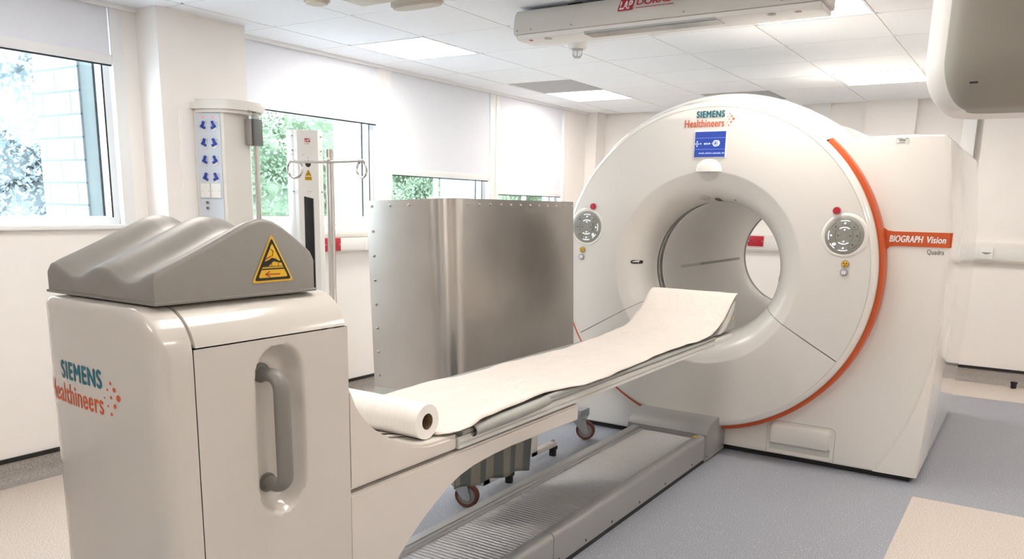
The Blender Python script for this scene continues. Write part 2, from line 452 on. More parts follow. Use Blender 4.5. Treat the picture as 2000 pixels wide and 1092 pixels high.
# ceiling: lay-in tiles on bars
GX, GY, P = -3.83, 3.96, 0.603
tiles_lamp = [(k, j) for k in (0, 4, 8) for j in (0, 4, -4, -8) if not (k == 0 and j < 0)]+[(1, -4)]  # panels out of view are added, spread to balance the room's light
tiles_vent = [(0, 3), (2, 5)]
mb = MB()
for k in range(-1, 12):
    for j in range(-11, 8):
        if (k, j) in tiles_lamp or (k, j) in tiles_vent: continue
        x0, x1 = GX+k*P, GX+(k+1)*P; y0, y1 = GY+j*P, GY+(j+1)*P
        x0 = max(x0, XL); x1 = min(x1, XR); y0 = max(y0, YF); y1 = min(y1, YB)
        if x1-x0 < 0.05 or y1-y0 < 0.05: continue
        mb.box(x0+0.010, x1-0.0125, y0+0.010, y1-0.0125, CH, CH+0.012)
struct(mb.build('ceiling', M['ceil']))
mb = MB()
for k in range(-1, 13): mb.box(GX+k*P-0.009, GX+k*P+0.009, YF, YB, CH+0.001, CH+0.010)
for j in range(-11, 9): mb.box(XL, XR, GY+j*P-0.009, GY+j*P+0.009, CH+0.001, CH+0.0095)
struct(mb.build('trim_5', M['tbar']))
mb = MB(); mb.box(XL-0.2, XR+0.1, YF-0.1, YB+0.1, CH+0.07, CH+0.10); struct(mb.build('trim_6', M['void']))

lamp_lab = {(0, 0): 'square ceiling light panel nearest the windows, above the near window blinds',
            (0, 4): 'square ceiling light panel by the windows beside a grey vent tile',
            (4, 0): 'square ceiling light panel behind the end of the ceiling laser housing',
            (4, 4): 'square ceiling light panel beside the large overhead hood, above the scanner shoulder'}
for kj in tiles_lamp:
    k, j = kj
    cx, cy = GX+(k+0.5)*P, GY+(j+0.5)*P
    lab = lamp_lab.get(kj, 'added square ceiling light panel outside the view, lighting the room')
    t = thing('ceiling_light', lab, 'light', (cx, cy, CH), 'square panel ceiling lights' if kj in lamp_lab else 'added ceiling lights out of view')
    h = P/2-0.011
    mb = MB()
    mb.box(cx-h, cx+h, cy-h, cy-h+0.012, CH-0.002, CH+0.012); mb.box(cx-h, cx+h, cy+h-0.012, cy+h, CH-0.002, CH+0.012)
    mb.box(cx-h, cx-h+0.012, cy-h+0.012, cy+h-0.012, CH-0.002, CH+0.012); mb.box(cx+h-0.012, cx+h, cy-h+0.012, cy+h-0.012, CH-0.002, CH+0.012)
    mb.build('frame', M['tbar'], t)
    mb = MB(); mb.box(cx-h+0.012, cx+h-0.012, cy-h+0.012, cy+h-0.012, CH, CH+0.008); mb.build('diffuser', M['lamp'], t)
for (k, j), lab in zip(tiles_vent, ['grey perforated ceiling vent tile touching the far window light panel', 'grey perforated ceiling vent tile above the top of the scanner ring']):
    cx, cy = GX+(k+0.5)*P, GY+(j+0.5)*P; h = P/2-0.012
    mb = MB(); mb.box(cx-h, cx+h, cy-h, cy+h, CH, CH+0.012)
    tag(shift(mb.build('ceiling_vent', M['vent']), (cx, cy, CH)), lab, 'vent', 'grey ceiling vents')

# ------------------------------------------------------------------ windows
for i, (y0, y1) in enumerate(WIN):
    t = bpy.data.objects.new('window_%d' % (i+1), None); C.objects.link(t); struct(t); t.location = (XL, (y0+y1)/2, SILL)
    xg = XL-0.09
    mb = MB()
    for a, b in ((y0, y0+0.05), (y1-0.05, y1)): mb.box(xg-0.03, xg+0.03, a, b, SILL+0.035, CH-0.05)
    mb.box(xg-0.03, xg+0.03, y0, y1, SILL-0.03, SILL+0.035); mb.box(xg-0.03, xg+0.03, y0, y1, CH-0.05, CH)
    if i >= 2: mb.box(xg-0.02, xg+0.02, (y0+y1)/2-0.012, (y0+y1)/2+0.012, SILL+0.035, CH-0.05)
    mb.build('frame', M['trim'], t)
    mb = MB(); mb.box(xg-0.034, xg-0.030, y1-0.062, y1-0.05, SILL+0.03, CH); mb.box(xg+0.03, xg+0.033, y1-0.05, y1-0.042, SILL+0.03, CH)
    mb.build('seal', M['gap'], t)
    mb = MB(); mb.box(xg-0.004, xg+0.002, y0+0.05, y1-0.05, SILL+0.035, CH-0.05); mb.build('pane', M['glass'], t)
    mb = MB()
    mb.box(XL-0.07, XL+0.03, (y0-0.1 if i == 0 else y0), y1+(0.12 if i == 0 else 0), SILL-0.03, SILL-0.006, 0.004)
    mb.build('sill', M['trim'], t)

# blinds
BL = [(2.10, 'roller blind over the leftmost window, nearest the camera'),
      (1.985, 'roller blind half lowered above the window behind the white laser column'),
      (1.635, 'roller blind lowered behind the steel shield, second from the back wall'),
      (1.522, 'roller blind nearest the back wall, lowest of the row')]
for (y0, y1), (zb, lab) in zip(WIN, BL):
    t = thing('roller_blind', lab, 'blind', (XL, (y0+y1)/2, zb), 'white roller blinds along the window wall')
    xb = XL-0.008
    mb = MB(); mb.box(xb-0.003, xb, y0+0.01, y1-0.025, zb+0.045, CH); mb.build('fabric', M['blind'], t)
    mb = MB(); mb.box(xb-0.012, xb+0.008, y0+0.005, y1-0.02, zb, zb+0.048, 0.003); mb.build('bottom_bar', M['trim'], t)
    mb = MB(); mb.box(xb-0.014, xb-0.002, y0+0.005, y1-0.02, zb-0.007, zb-0.0005); mb.build('under_bar_gap', M['gap'], t)  # thin black strip marks the dark gap under the bar
    mb = MB(); mb.box(XL-0.035, XL+0.006, y1-0.02, y1+0.045, SILL-0.005, CH-0.022, 0.003); mb.build('side_channel', M['trim'], t)
    if True:
        mb = MB(); mb.box(XL-0.035, XL+0.006, y0-0.045, y0+0.008, SILL-0.005, CH-0.022, 0.003); mb.build('side_channel', M['trim'], t)

# ------------------------------------------------------------------ outdoors
mb = MB(); mb.box(-60, XL-0.3, -40, 60, -0.6, -0.5)
struct(mb.build('ground', noisy(mat('paving', (0.72, 0.73, 0.72), 0.9), amount=0.08)))
def fin(y0, y1, lab, xa=XL-0.25, xb=-4.56, xc=-5.02):
    t = thing('exterior_pier', lab, 'pier', (xa, y0, -0.5), 'masonry piers outside the windows')
    mb = MB(); mb.box(xb, xa, y0, y1, -0.5, 3.2); mb.build('stone_strip', M['stone'], t)
    mb = MB(); mb.box(xc, xb, y0-0.01, y1, -0.5, 3.2); mb.build('block_wall', M['block'], t)
fin(2.60, 2.9, 'pale block pier with grey stone strip outside the leftmost window')
mb = MB(); mb.box(-4.70, XL-0.25, 4.66, 4.72, -0.5, 3.2)
tag(shift(mb.build('exterior_pier', M['render']), (-4.6, 4.66, -0.5)), 'pale block pier outside, right of the window behind the laser column', 'pier', 'masonry piers outside the windows')
mb = MB(); mb.box(-4.75, XL-0.25, 6.07, 6.15, -0.5, 3.2)
tag(shift(mb.build('exterior_pier', M['render']), (-4.6, 6.1, -0.5)), 'pale block pier outside the narrow window strip above the steel shield', 'pier', 'masonry piers outside the windows')

def tree(x, y, h, r, m, lab, n=36000, seed=1):
    rnd = random.Random(seed)
    t = thing('tree', lab, 'tree', (x, y, -0.5), 'trees outside the windows')
    mb = MB(); mb.cyl((x, y, -0.5), (x+0.1, y, h*0.6), 0.13, 0.06, n=10)
    for k in range(5):
        a = rnd.uniform(0, 2*PI); mb.cyl((x, y, h*0.3), (x+r*0.6*math.cos(a), y+r*0.6*math.sin(a), h*0.3+r*0.7), 0.05, 0.015, n=6)
    mb.build('trunk', M['bark'], t)
    blobs = [(x+rnd.uniform(-.6, .6)*r, y+rnd.uniform(-.6, .6)*r, rnd.uniform(0.1, 0.9)*h, r*rnd.uniform(.35, .6)) for _ in range(16)]
    V, Fc = [], []
    b2 = bmesh.new(); bmesh.ops.create_icosphere(b2, subdivisions=3, radius=1.0)
    b2.verts.ensure_lookup_table(); bv = [v.co.copy() for v in b2.verts]; bf = [[v.index for v in f.verts] for f in b2.faces]; b2.free()
    for b in blobs:
        o_ = len(V)
        for q in bv:
            p = q*(b[3]*rnd.uniform(0.62, 0.80)); V.append((p.x+b[0], p.y+b[1], max(p.z+b[2], -0.45)))
        Fc += [[i+o_ for i in f] for f in bf]
    U = rnd.uniform
    for k in range(n):
        b = rnd.choice(blobs)
        d = Vector((rnd.gauss(0, 1), rnd.gauss(0, 1), rnd.gauss(0, 1))).normalized()
        if d.x < 0 and U(0, 1) < 0.6: d.x = -d.x
        p = Vector(b[:3])+d*b[3]*U(0.74, 1.10); p.z = max(p.z, -0.4)
        u = Vector((U(-1, 1), U(-1, 1), U(-1, 1))); v = u.cross(d)
        if v.length < 1e-2: continue
        u.normalize(); v.normalize(); s = U(0.018, 0.040); o_ = len(V)
        V += [tuple(p-u*s), tuple(p+v*s*0.5+d*s*0.2), tuple(p+u*s), tuple(p-v*s*0.5)]; Fc.append([o_, o_+1, o_+2, o_+3])
    me = bpy.data.meshes.new('foliage'); me.from_pydata(V, [], Fc); me.materials.append(m)
    o = bpy.data.objects.new('foliage', me); C.objects.link(o); o.location = -world_origin(t); o.parent = t
TR = [(-9.0, 4.4, 3.4, 1.3, 'leafhaze', 'pale leafy tree left of the block pier in the leftmost window'),
      (-14.8, 7.2, 4.4, 2.1, 'leafhaze', 'tall pale tree standing behind the nearer one in the leftmost window'),
      (-9.5, 8.2, 2.7, 1.25, 'leaf', 'leafy green tree seen between the supply column and the laser column'),
      (-13.6, 13.3, 2.9, 2.0, 'leaf', 'green tree seen between the laser column and the drip pole, further back'),
      (-9.0, 11.6, 2.7, 1.3, 'leaf', 'green tree seen through the narrow strip above the left end of the steel shield'),
      (-9.6, 15.4, 3.0, 1.4, 'leaf', 'green tree outside the rearmost window, under its lowered blind')]
for i, (x, y, h, r, m, lab) in enumerate(TR): tree(x, y, h, r, M[m], lab, seed=i+3)

# ================================================================== SCANNER
CX, CZ = -1.60, 1.085
sc = thing('scanner', 'large white ring-shaped medical scanner with orange trim and a round bore', 'scanner', (CX, 5.6, 0))
fun = [(0.895, 4.4865), (0.80, 4.484), (0.70, 4.483), (0.60, 4.484), (0.552, 4.486), (0.545, 4.4865), (0.540, 4.490), (0.52, 4.497), (0.49, 4.512), (0.46, 4.535), (0.435, 4.565), (0.413, 4.605), (0.398, 4.65), (0.389, 4.70), (0.386, 4.745), (0.389, 4.752), (0.40, 4.752)]
def face_y(r):
    for (a, ya), (b, yb) in zip(fun, fun[1:]):
        if b <= r <= a: return ya+(yb-ya)*(a-r)/(a-b+1e-9)
    return 4.4865
g = math.radians(0.16)
mb = MB(); mb.lathe(fun, (CX, CZ), math.radians(-30)+g, math.radians(210)-g, n=150)
front_up = mb.build('front_cover', M['scanface'], sc)
mb = MB(); mb.lathe(fun, (CX, CZ), math.radians(210)+g, math.radians(330)-g, n=80)
mb.build('front_cover', M['scanface'], sc)
mb = MB(); mb.lathe([(r+0.004, y+0.012) for r, y in fun[:-2]], (CX, CZ), n=120); mb.build('seam_backing', M['text'], sc)
# rounded outer rim and barrel
rim = [(0.8945, 4.4885), (0.899, 4.4870), (0.908, 4.4900), (0.918, 4.4985), (0.926, 4.512), (0.9305, 4.530), (0.929, 4.536), (0.927, 4.62)]
mb = MB(); mb.lathe(rim, (CX, CZ), n=200); mb.build('rim', M['scan'], sc)
mb = MB(); mb.lathe([(0.928, 4.518), (0.9315, 4.531), (0.940, 4.556), (0.949, 4.582), (0.955, 4.603), (0.9575, 4.622), (0.945, 4.63)], (CX, CZ), math.radians(49.3), math.radians(164.5), n=90); mb.build('crown', M['scan'], sc)
bar = [(0.94, 4.615), (0.955, 4.62), (0.972, 4.64), (0.988, 4.69), (0.997, 4.76), (1.0, 4.84), (1.0, 5.10), (0.997, 5.14), (0.985, 5.17), (0.978, 5.20), (0.978, 6.10), (0.985, 6.2), (1.0, 6.35), (1.004, 6.48), (0.995, 6.54), (0.97, 6.575), (0.93, 6.585), (0.45, 6.585), (0.41, 6.575), (0.392, 6.55)]
mb = MB(); mb.lathe(bar, (CX, CZ), n=200); mb.build('housing', M['scan'], sc)
# bore: dark gap ring, liner tube, far lip
mb = MB(); mb.lathe([(0.386, 4.75), (0.392, 4.76), (0.398, 4.83), (0.392, 4.855)], (CX, CZ), n=120)
gm = noisy(mat('gap_window', (0.20, 0.19, 0.17), 0.15), amount=0.35, nscale=9); mb.build('gap_window', gm, sc)
mb = MB(); mb.lathe([(0.396, 4.845), (0.391, 4.848), (0.389, 4.856), (0.389, 6.53), (0.392, 6.545)], (CX, CZ), n=120); mb.build('bore_liner', M['liner'], sc)
mb = MB(); mb.lathe([(0.389, 6.535), (0.385, 6.54), (0.384, 6.56), (0.388, 6.575), (0.40, 6.58)], (CX, CZ), n=120); mb.build('rear_lip', M['hood'], sc)
def tube_strip(y0, y1, a, h, name, m, r=0.3875):
    mb = MB(); da = h/r/2
    mb.grid(lambda u, v: (CX+r*math.cos(v), u, CZ+r*math.sin(v)), [y0+(y1-y0)*i/8 for i in range(9)], [a-da, a, a+da]); mb.build(name, m, sc)
tube_strip(5.15, 5.52, PI+0.10, 0.018, 'bore_marking', mat('marking_pale', (0.70, 0.69, 0.65), 0.5))
tube_strip(5.52, 6.42, PI+0.10, 0.018, 'bore_marking', mat('marking_grey', (0.42, 0.41, 0.38), 0.5))
# body panels around the ring
prof_r = [(-0.388, 0.03), (-0.37, 0.4), (-0.358, 0.855), (-0.361, 1.1), (-0.366, 1.33), (-0.388, 1.57), (-0.425, 1.79)]
prof_l = [(2*CX-x, z) for x, z in prof_r if z < 1.3]+[(2*CX+0.366, 1.34)]
outline = [(-0.445, 1.812), (-0.60, 1.815), (-0.95, 1.806)]
poly = prof_r+outline+[(CX+0.3, 1.6), (CX-0.3, 1.6), (CX-0.85, 1.362), (2*CX+0.38, 1.362)]+prof_l[::-1]
def poly_r(a):
    d = (math.cos(a), math.sin(a)); best = 0
    n = len(poly)
    for i in range(n):
        (x1, z1), (x2, z2) = poly[i], poly[(i+1) % n]
        x1 -= CX; x2 -= CX; z1 -= CZ; z2 -= CZ
        ex, ez = x2-x1, z2-z1; den = d[0]*ez-d[1]*ex
        if abs(den) < 1e-9: continue
        t = (x1*ez-z1*ex)/den; s = (x1*d[1]-z1*d[0])/den
        if t > 0 and -1e-6 <= s <= 1+1e-6: best = max(best, t)
    return best
angs = sorted([2*PI*i/360 for i in range(360)]+[math.atan2(z-CZ, x-CX) % (2*PI) for x, z in poly])
R0 = 0.935
def ring_at(kind):
    out = []
    for a in angs:
        rr = max(R0, poly_r(a))
        r = {'in': R0, 'm0': min(R0+0.03, rr), 'm1': max(R0, rr-0.03), 'f1': max(R0, rr-0.016), 'f2': max(R0, rr-0.005), 's': rr}[kind[0]]
        out.append((CX+r*math.cos(a), kind[1], CZ+r*math.sin(a)))
    return out
rings = [ring_at(k) for k in (('in', 4.618), ('m1', 4.618), ('f1', 4.618), ('f2', 4.6225), ('s', 4.634), ('s', 5.4), ('s', 6.55), ('f1', 6.57), ('in', 6.57))]
# right: front and side panels; left likewise
def panel(idx, name):
    mb = MB()
    cols = [[mb.bm.verts.new(rg[i]) for rg in rings] for i in idx]
    for A, B in zip(cols, cols[1:]):
        for k in range(len(rings)-1):
            if (A[k].co-A[k+1].co).length < 1e-5 and (B[k].co-B[k+1].co).length < 1e-5: continue
            try: mb.bm.faces.new((A[k], A[k+1], B[k+1], B[k]))
            except ValueError: pass
    bmesh.ops.remove_doubles(mb.bm, verts=mb.bm.verts, dist=1e-5)
    return mb.build(name, M['scan'], sc, smooth=25)
dg_ = [math.degrees(a) for a in angs]
panel([i for i, a in enumerate(dg_) if a >= 269.99]+[i for i, a in enumerate(dg_) if a <= 49.5], 'right_panel')
panel([i for i, a in enumerate(dg_) if 162 <= a <= 270.01], 'left_panel')
# pressed crease on the right panel
mb = MB()
cre = [(-0.607, 0.034), (-0.53, 0.18), (-0.47, 0.33), (-0.425, 0.48), (-0.395, 0.62), (-0.372, 0.76), (-0.362, 0.86)]
cre2 = [(-0.592, 0.034), (-0.515, 0.18), (-0.456, 0.33), (-0.413, 0.48), (-0.386, 0.62), (-0.367, 0.76), (-0.361, 0.86)]
for (p, q), (p2, q2) in zip(zip(cre, cre[1:]), zip(cre2, cre2[1:])):
    mb.poly([(p[0], 4.6178, p[1]), (q[0], 4.6178, q[1]), (q2[0], 4.613, q2[1]), (p2[0], 4.613, p2[1])])
edge = [(x+0.0, z) for x, z in [(-0.400, 0.034), (-0.388, 0.18), (-0.381, 0.33), (-0.375, 0.48), (-0.371, 0.62), (-0.367, 0.76), (-0.361, 0.86)]]
for (p2, q2), (p, q) in zip(zip(cre2, cre2[1:]), zip(edge, edge[1:])):
    mb.poly([(p2[0], 4.613, p2[1]), (q2[0], 4.613, q2[1]), (q[0], 4.616, q[1]), (p[0], 4.616, p[1])])
mb.build('lower_flare', M['scan'], sc)
# black plinth set forward so its colour deepens the shadow gap
mb = MB(); mb.box(-2.78, -0.42, 4.65, 6.50, 0.0, 0.06); mb.build('plinth', M['rubber'], sc)
# orange trim: ring part + branch with lettering
mb = MB()
th0, th1 = math.radians(-196), math.radians(48.8)
mb.lathe([(0.926, 4.60), (0.926, 4.543), (0.929, 4.5375), (0.933, 4.536), (0.945, 4.5375), (0.951, 4.541), (0.954, 4.548), (0.955, 4.622)], (CX, CZ), th0, th1, n=160)
def fil(xc, zc, sgn):
    # small fillets where the branch meets the ring
    pts = [(xc, zc)]
    for i in range(7):
        a = PI/2*i/6; pts.append((xc+0.03-0.03*math.cos(a)*1.0, zc+sgn*(0.03-0.03*math.sin(a))))
    return pts
zb0, zb1 = 1.258, 1.332
xr = lambda z: CX+math.sqrt(0.950**2-(z-CZ)**2)
top = [(xr(zb1+0.04), zb1+0.04), (xr(zb1+0.02)+0.006, zb1+0.018), (xr(zb1)+0.022, zb1+0.004), (xr(zb1)+0.05, zb1), (-0.372, zb1)]
bot = [(-0.367, zb0), (xr(zb0)+0.05, zb0), (xr(zb0)+0.022, zb0-0.004), (xr(zb0-0.02)+0.006, zb0-0.018), (xr(zb0-0.04), zb0-0.04)]
mb.prism(top+bot, 'y', 4.6125, 4.6195)
mb.box(-0.374, -0.361, 4.6165, 4.64, zb0, zb1)
trim = mb.build('orange_trim', M['orange'], sc)
front = lambda x0, z0, y: (lambda u, v: (x0+u, y, z0+v))
mb = text_mesh('BIOGRAPH', 0.047, front(-0.648, 1.279, 4.6115), bold=0.0014, shear=0.12, width=0.155, space=1.05); mb.build('lettering', M['white'], trim)
mb = text_mesh('Vision', 0.047, front(-0.474, 1.279, 4.6115), bold=0.0013, shear=0.16, width=0.086, space=1.05); mb.build('lettering', M['white'], trim)
mb = text_mesh('Quadra', 0.034, front(-0.468, 1.222, 4.6165), bold=0.0002, width=0.078); o = mb.build('lettering', M['text'], sc)

def brand(x0, z0, w, place, par, k=1.0):
    """two-line word mark and its dots; w = width of the lower word"""
    s = w
    mb = text_mesh('Healthineers', 0.245*s, lambda u, v: place(x0+u, z0+v*1.05), bold=0.0042*s, width=s, space=1.06); mb.build('logo_lettering', M['lorange'], par)
    mb = text_mesh('SIEMENS', 0.20*s, lambda u, v: place(x0+0.30*s+u, z0+0.225*s+v*1.08), bold=0.0095*s, width=0.70*s, space=1.14); mb.build('logo_lettering', M['teal'], par)
    dots = [(1.03, 0.15, .008), (1.08, 0.225, .011), (1.13, 0.285, .016), (1.075, 0.085, .011), (1.125, 0.165, .015), (1.175, 0.235, .021), (1.115, 0.02, .016), (1.17, 0.095, .021), (1.225, 0.17, .029)]
    mb = MB()
    for dx, dz, r in dots:
        mb.poly([place(x0+(dx+r*math.cos(a))*s, z0+(dz+r*math.sin(a))*s) for a in [2*PI*i/14 for i in range(14)]])
    mb.build('logo_dots', M['lorange'], par)
brand(-1.757, 1.874, 0.226, lambda x, z: (x, 4.4815, z), sc)
# display
mb = MB(); mb.box(-1.697, -1.507, 4.478, 4.492, 1.704, 1.855, 0.006); fr_ = mb.build('display_frame', M['white'], sc)
mb = MB(); mb.box(-1.690, -1.514, 4.4765, 4.485, 1.711, 1.848); ds = mb.build('display_screen', M['screenblue'], sc)
mb = MB()
for z in (1.813, 1.752): mb.box(-1.690, -1.514, 4.4757, 4.4766, z, z+0.0018)
mb.build('screen_line', M['screenline'], ds)
mb = text_mesh('WHITE, MARTIN, LEONARD, MR', 0.012, front(-1.664, 1.727, 4.4758), width=0.147); mb.build('screen_text', M['screenwhite'], ds)
mb = text_mesh('407.0', 0.013, front(-1.637, 1.778, 4.4758), bold=0.0004, width=0.024); mb.build('screen_text', M['screenwhite'], ds)
mb = text_mesh('075.0', 0.011, front(-1.687, 1.7785, 4.4758), bold=0.0003, width=0.022); mb.build('screen_text', M['screenwhite'], ds)
mb = MB()
def tri(cx, cz, r, a): mb.poly([(cx+r*math.cos(a+k), 4.4757, cz+r*math.sin(a+k)) for k in (0, 2.1, -2.1)])
for a_ in ((-1.676, 1.794, 0.006, PI/2), (-1.676, 1.771, 0.006, -PI/2), (-1.655, 1.783, 0.006, PI)):
    tri(*a_); mb.build('screen_arrow', M['screenwhite'], ds); mb = MB()
tri(-1.605, 1.783, 0.007, 0)
mb.build('screen_arrow', M['screenwhite'], ds)
mb = MB()
for r, rr in ((0.0175, 0.012), (0.0085, 0.0055)):
    for i in range(24):
        a0, a1 = 2*PI*i/24, 2*PI*(i+1)/24; c0, c1 = -1.569, 1.784
        mb.poly([(c0+r*math.cos(a0), 4.4757, c1+r*math.sin(a0)), (c0+r*math.cos(a1), 4.4757, c1+r*math.sin(a1)), (c0+rr*math.cos(a1), 4.4757, c1+rr*math.sin(a1)), (c0+rr*math.cos(a0), 4.4757, c1+rr*math.sin(a0))])
mb.poly([(-1.595, 4.4757, 1.7835), (-1.582, 4.4757, 1.7835), (-1.582, 4.4757, 1.7845), (-1.595, 4.4757, 1.7845)])
mb.poly([(-1.562+0.017*math.cos(a), 4.47565, 1.785+0.017*math.sin(a)) for a in [-1.2+2.4*i/10 for i in range(11)]]+[(-1.562+0.010*math.cos(a), 4.47565, 1.785+0.015*math.sin(a)) for a in [1.2-2.4*i/10 for i in range(11)]])
mb.build('screen_symbols', M['screenwhite'], ds)
# camera dome under the display
mb = MB(); mb.sphere((-1.603, 4.487, 1.632), 0.078, 1, 0.42, 0.92, 32, 16)
for v in list(mb.bm.verts):
    if v.co.z < 1.632: v.co.z = 1.632-(1.632-v.co.z)*0.04
mb.build('camera_dome', M['scan'], sc)
mb = MB(); mb.sphere((-1.603, 4.500, 1.634), 0.062, 1, 0.40, 0.85, 32, 16)
for v in list(mb.bm.verts):
    if v.co.z > 1.628: v.co.z = 1.628
mb.build('clear_lens', M['clear'], sc)
# small round windows and speaker holes in the funnel
def on_funnel(a, y, off=0.0025):
    for (r1, y1), (r2, y2) in zip(fun, fun[1:]):
        if y1 <= y <= y2: r = r1+(r2-r1)*(y-y1)/(y2-y1+1e-9); break
    else: r = 0.386
    return (CX+(r-off)*math.cos(a), y-off*0.5, CZ+(r-off)*math.sin(a))
def slot(a, y, w_, h_, name, m, n=4):
    mb = MB(); pts = []
    for i in range(20):
        t = 2*PI*i/20; c, s = math.cos(t), math.sin(t)
        c = math.copysign(abs(c)**(2/n), c); s = math.copysign(abs(s)**(2/n), s)
        pts.append(on_funnel(a+w_*c, y+h_*s))
    mb.poly(pts); return mb.build(name, m, sc)
slot(PI-0.035, 4.560, 0.026, 0.034, 'sensor_window', M['dark'])
slot(math.radians(88.5), 4.66, 0.045, 0.035, 'sensor_window', M['dark'])
slot(-0.10, 4.70, 0.045, 0.04, 'sensor_window', M['dark'])
slot(math.radians(72), 4.60, 0.016, 0.010, 'sensor_window', M['hub'], 2)
mb = MB()
for i in range(-4, 5):
    for j in range(-4, 5):
        if i*i+j*j > 17: continue
        p = on_funnel(math.radians(98)+i*0.018, 4.615+j*0.0085); mb.poly([(p[0]+0.0017*math.cos(t), p[1], p[2]+0.0017*math.sin(t)) for t in [PI/3*k for k in range(6)]])
mb.build('speaker_holes', M['hub'], sc)

# operating panels left and right of the bore
def control_panel(cx, cz, flip):
    y = 4.483
    mb = MB(); mb.lathe([(0.118, y+0.003), (0.112, y-0.001), (0.103, y-0.0035), (0.097, y-0.0015)], (cx, cz), n=64); bz = mb.build('control_panel', M['scan'], sc)
    mb = MB(); mb.lathe([(0.0005, y-0.005), (0.085, y-0.005), (0.096, y-0.003), (0.099, y)], (cx, cz), n=64); mb.build('panel_face', M['btn'], bz)
    def sector(r0, r1, a0, a1, m, dy=0.008):
        mb = MB(); n = 8
        A = [(cx+r1*math.cos(a0+(a1-a0)*i/n), cz+r1*math.sin(a0+(a1-a0)*i/n)) for i in range(n+1)]
        B = [(cx+r0*math.cos(a1+(a0-a1)*i/n), cz+r0*math.sin(a1+(a0-a1)*i/n)) for i in range(n+1)]
        mb.prism(A+B, 'y', y-dy, y-0.004); return mb.build('button', m, bz)
    lit_in = [0, 1, 0, 1]
    for q in range(4):
        a = q*PI/2
        b = sector(0.022, 0.044, a-0.62, a+0.62, M['btn'])
        mb = MB(); n = 8; ra, rb = (0.0415, 0.045) if lit_in[q] else (0.0432, 0.045)
        for i in range(n):
            t0, t1 = a-0.62+1.24*i/n, a-0.62+1.24*(i+1)/n
            mb.poly([(cx+r*math.cos(t), y-0.0088, cz+r*math.sin(t)) for r, t in ((rb, t0), (rb, t1), (ra, t1), (ra, t0))])
        if lit_in[q] or True:
            rm = 0.030; mb.poly([(cx+rm*math.cos(a)+0.0048*math.cos(k), y-0.0088, cz+rm*math.sin(a)+0.0048*math.sin(k)) for k in [a, a+1.57, a+PI, a-1.57]])
        mb.build('symbol', M['glow'] if lit_in[q] else M['btnmark'], b)
    lit_out = {2: 1, 6: 1}
    lit_out[4 if not flip else 0] = 1
    lit_out[5 if not flip else 7] = 2
    for q in range(8):
        a = q*PI/4; hw = 0.30 if q % 2 == 0 else 0.22
        b = sector(0.054, 0.078, a-hw, a+hw, M['btn'])
        mb = MB(); n = 8; k = lit_out.get(q, 0)
        ra, rb = (0.0760, 0.079) if k else (0.0773, 0.079)
        for i in range(n):
            t0, t1 = a-hw+2*hw*i/n, a-hw+2*hw*(i+1)/n
            mb.poly([(cx+r*math.cos(t), y-0.0088, cz+r*math.sin(t)) for r, t in ((rb, t0), (rb, t1), (ra, t1), (ra, t0))])
        rm = 0.064; sz = 0.0055 if k < 2 else 0.010
        mb.poly([(cx+rm*math.cos(a)+sz*math.cos(t), y-0.0088, cz+rm*math.sin(a)+sz*math.sin(t)) for t in [a, a+1.9, a+PI, a-1.3]])
        mb.build('symbol', M['glow'] if k else M['btnmark'], b)
control_panel(-0.848, 1.304, False)
control_panel(-2.354, 1.302, True)
for bx, bz_ in ((-0.896, 1.431), (-2.314, 1.427)):
    mb = MB(); mb.cyl((bx, 4.478, bz_), (bx, 4.49, bz_), 0.022, n=24); ring = mb.build('emergency_stop', M['label'], sc)
    mb = MB(); mb.cyl((bx, 4.466, bz_), (bx, 4.48, bz_), 0.0185, n=24, bev=0.004); mb.build('red_button', M['red'], ring)
for bx, bz_, col in ((-0.829, 1.159, 'yellow'), (-0.832, 1.115, 'label'), (-2.380, 1.162, 'yellow'), (-2.386, 1.118, 'label')):
    mb = MB(); mb.cyl((bx, 4.477, bz_), (bx, 4.49, bz_), 0.019, n=24); ring = mb.build('indicator_lamp', M['hub'], sc)
    mb = MB(); mb.cyl((bx, 4.473, bz_), (bx, 4.479, bz_), 0.0155, n=24, bev=0.002); mb.build('lens', M[col], ring)
    mb = MB()
    if col == 'yellow':
        for k in (PI/6, PI-PI/6, -PI/2): mb.poly([(bx+r*math.cos(t), 4.4725, bz_+r*math.sin(t)) for r, t in ((0.003, k-.3), (0.0115, k-.42), (0.0115, k+.42), (0.003, k+.3))])
    else:
        mb.box(bx-0.006, bx-0.0035, 4.472, 4.4735, bz_-0.007, bz_+0.007); mb.box(bx+0.002, bx+0.006, 4.472, 4.4735, bz_-0.006, bz_+0.006)
    mb.build('symbol', M['black'] if col == 'yellow' else M['screenwhite'], ring)
# inventory sticker on the shoulder
mb = MB(); mb.box(-0.672, -0.612, 4.6165, 4.6185, 1.772, 1.800); st = mb.build('inventory_sticker', mat('sticker_white', (0.62, 0.62, 0.60), 0.5), sc)
mb = MB()
for i in range(14): mb.box(-0.657+i*0.0022, -0.657+i*0.0022+(0.0014 if i % 3 else 0.0009), 4.6160, 4.6166, 1.784, 1.792)
mb.box(-0.668, -0.640, 4.616, 4.6166, 1.795, 1.797); mb.box(-0.628, -0.616, 4.616, 4.6166, 1.795, 1.798); mb.box(-0.66, -0.63, 4.616, 4.6166, 1.776, 1.778)
mb.build('print', M['text'], st)
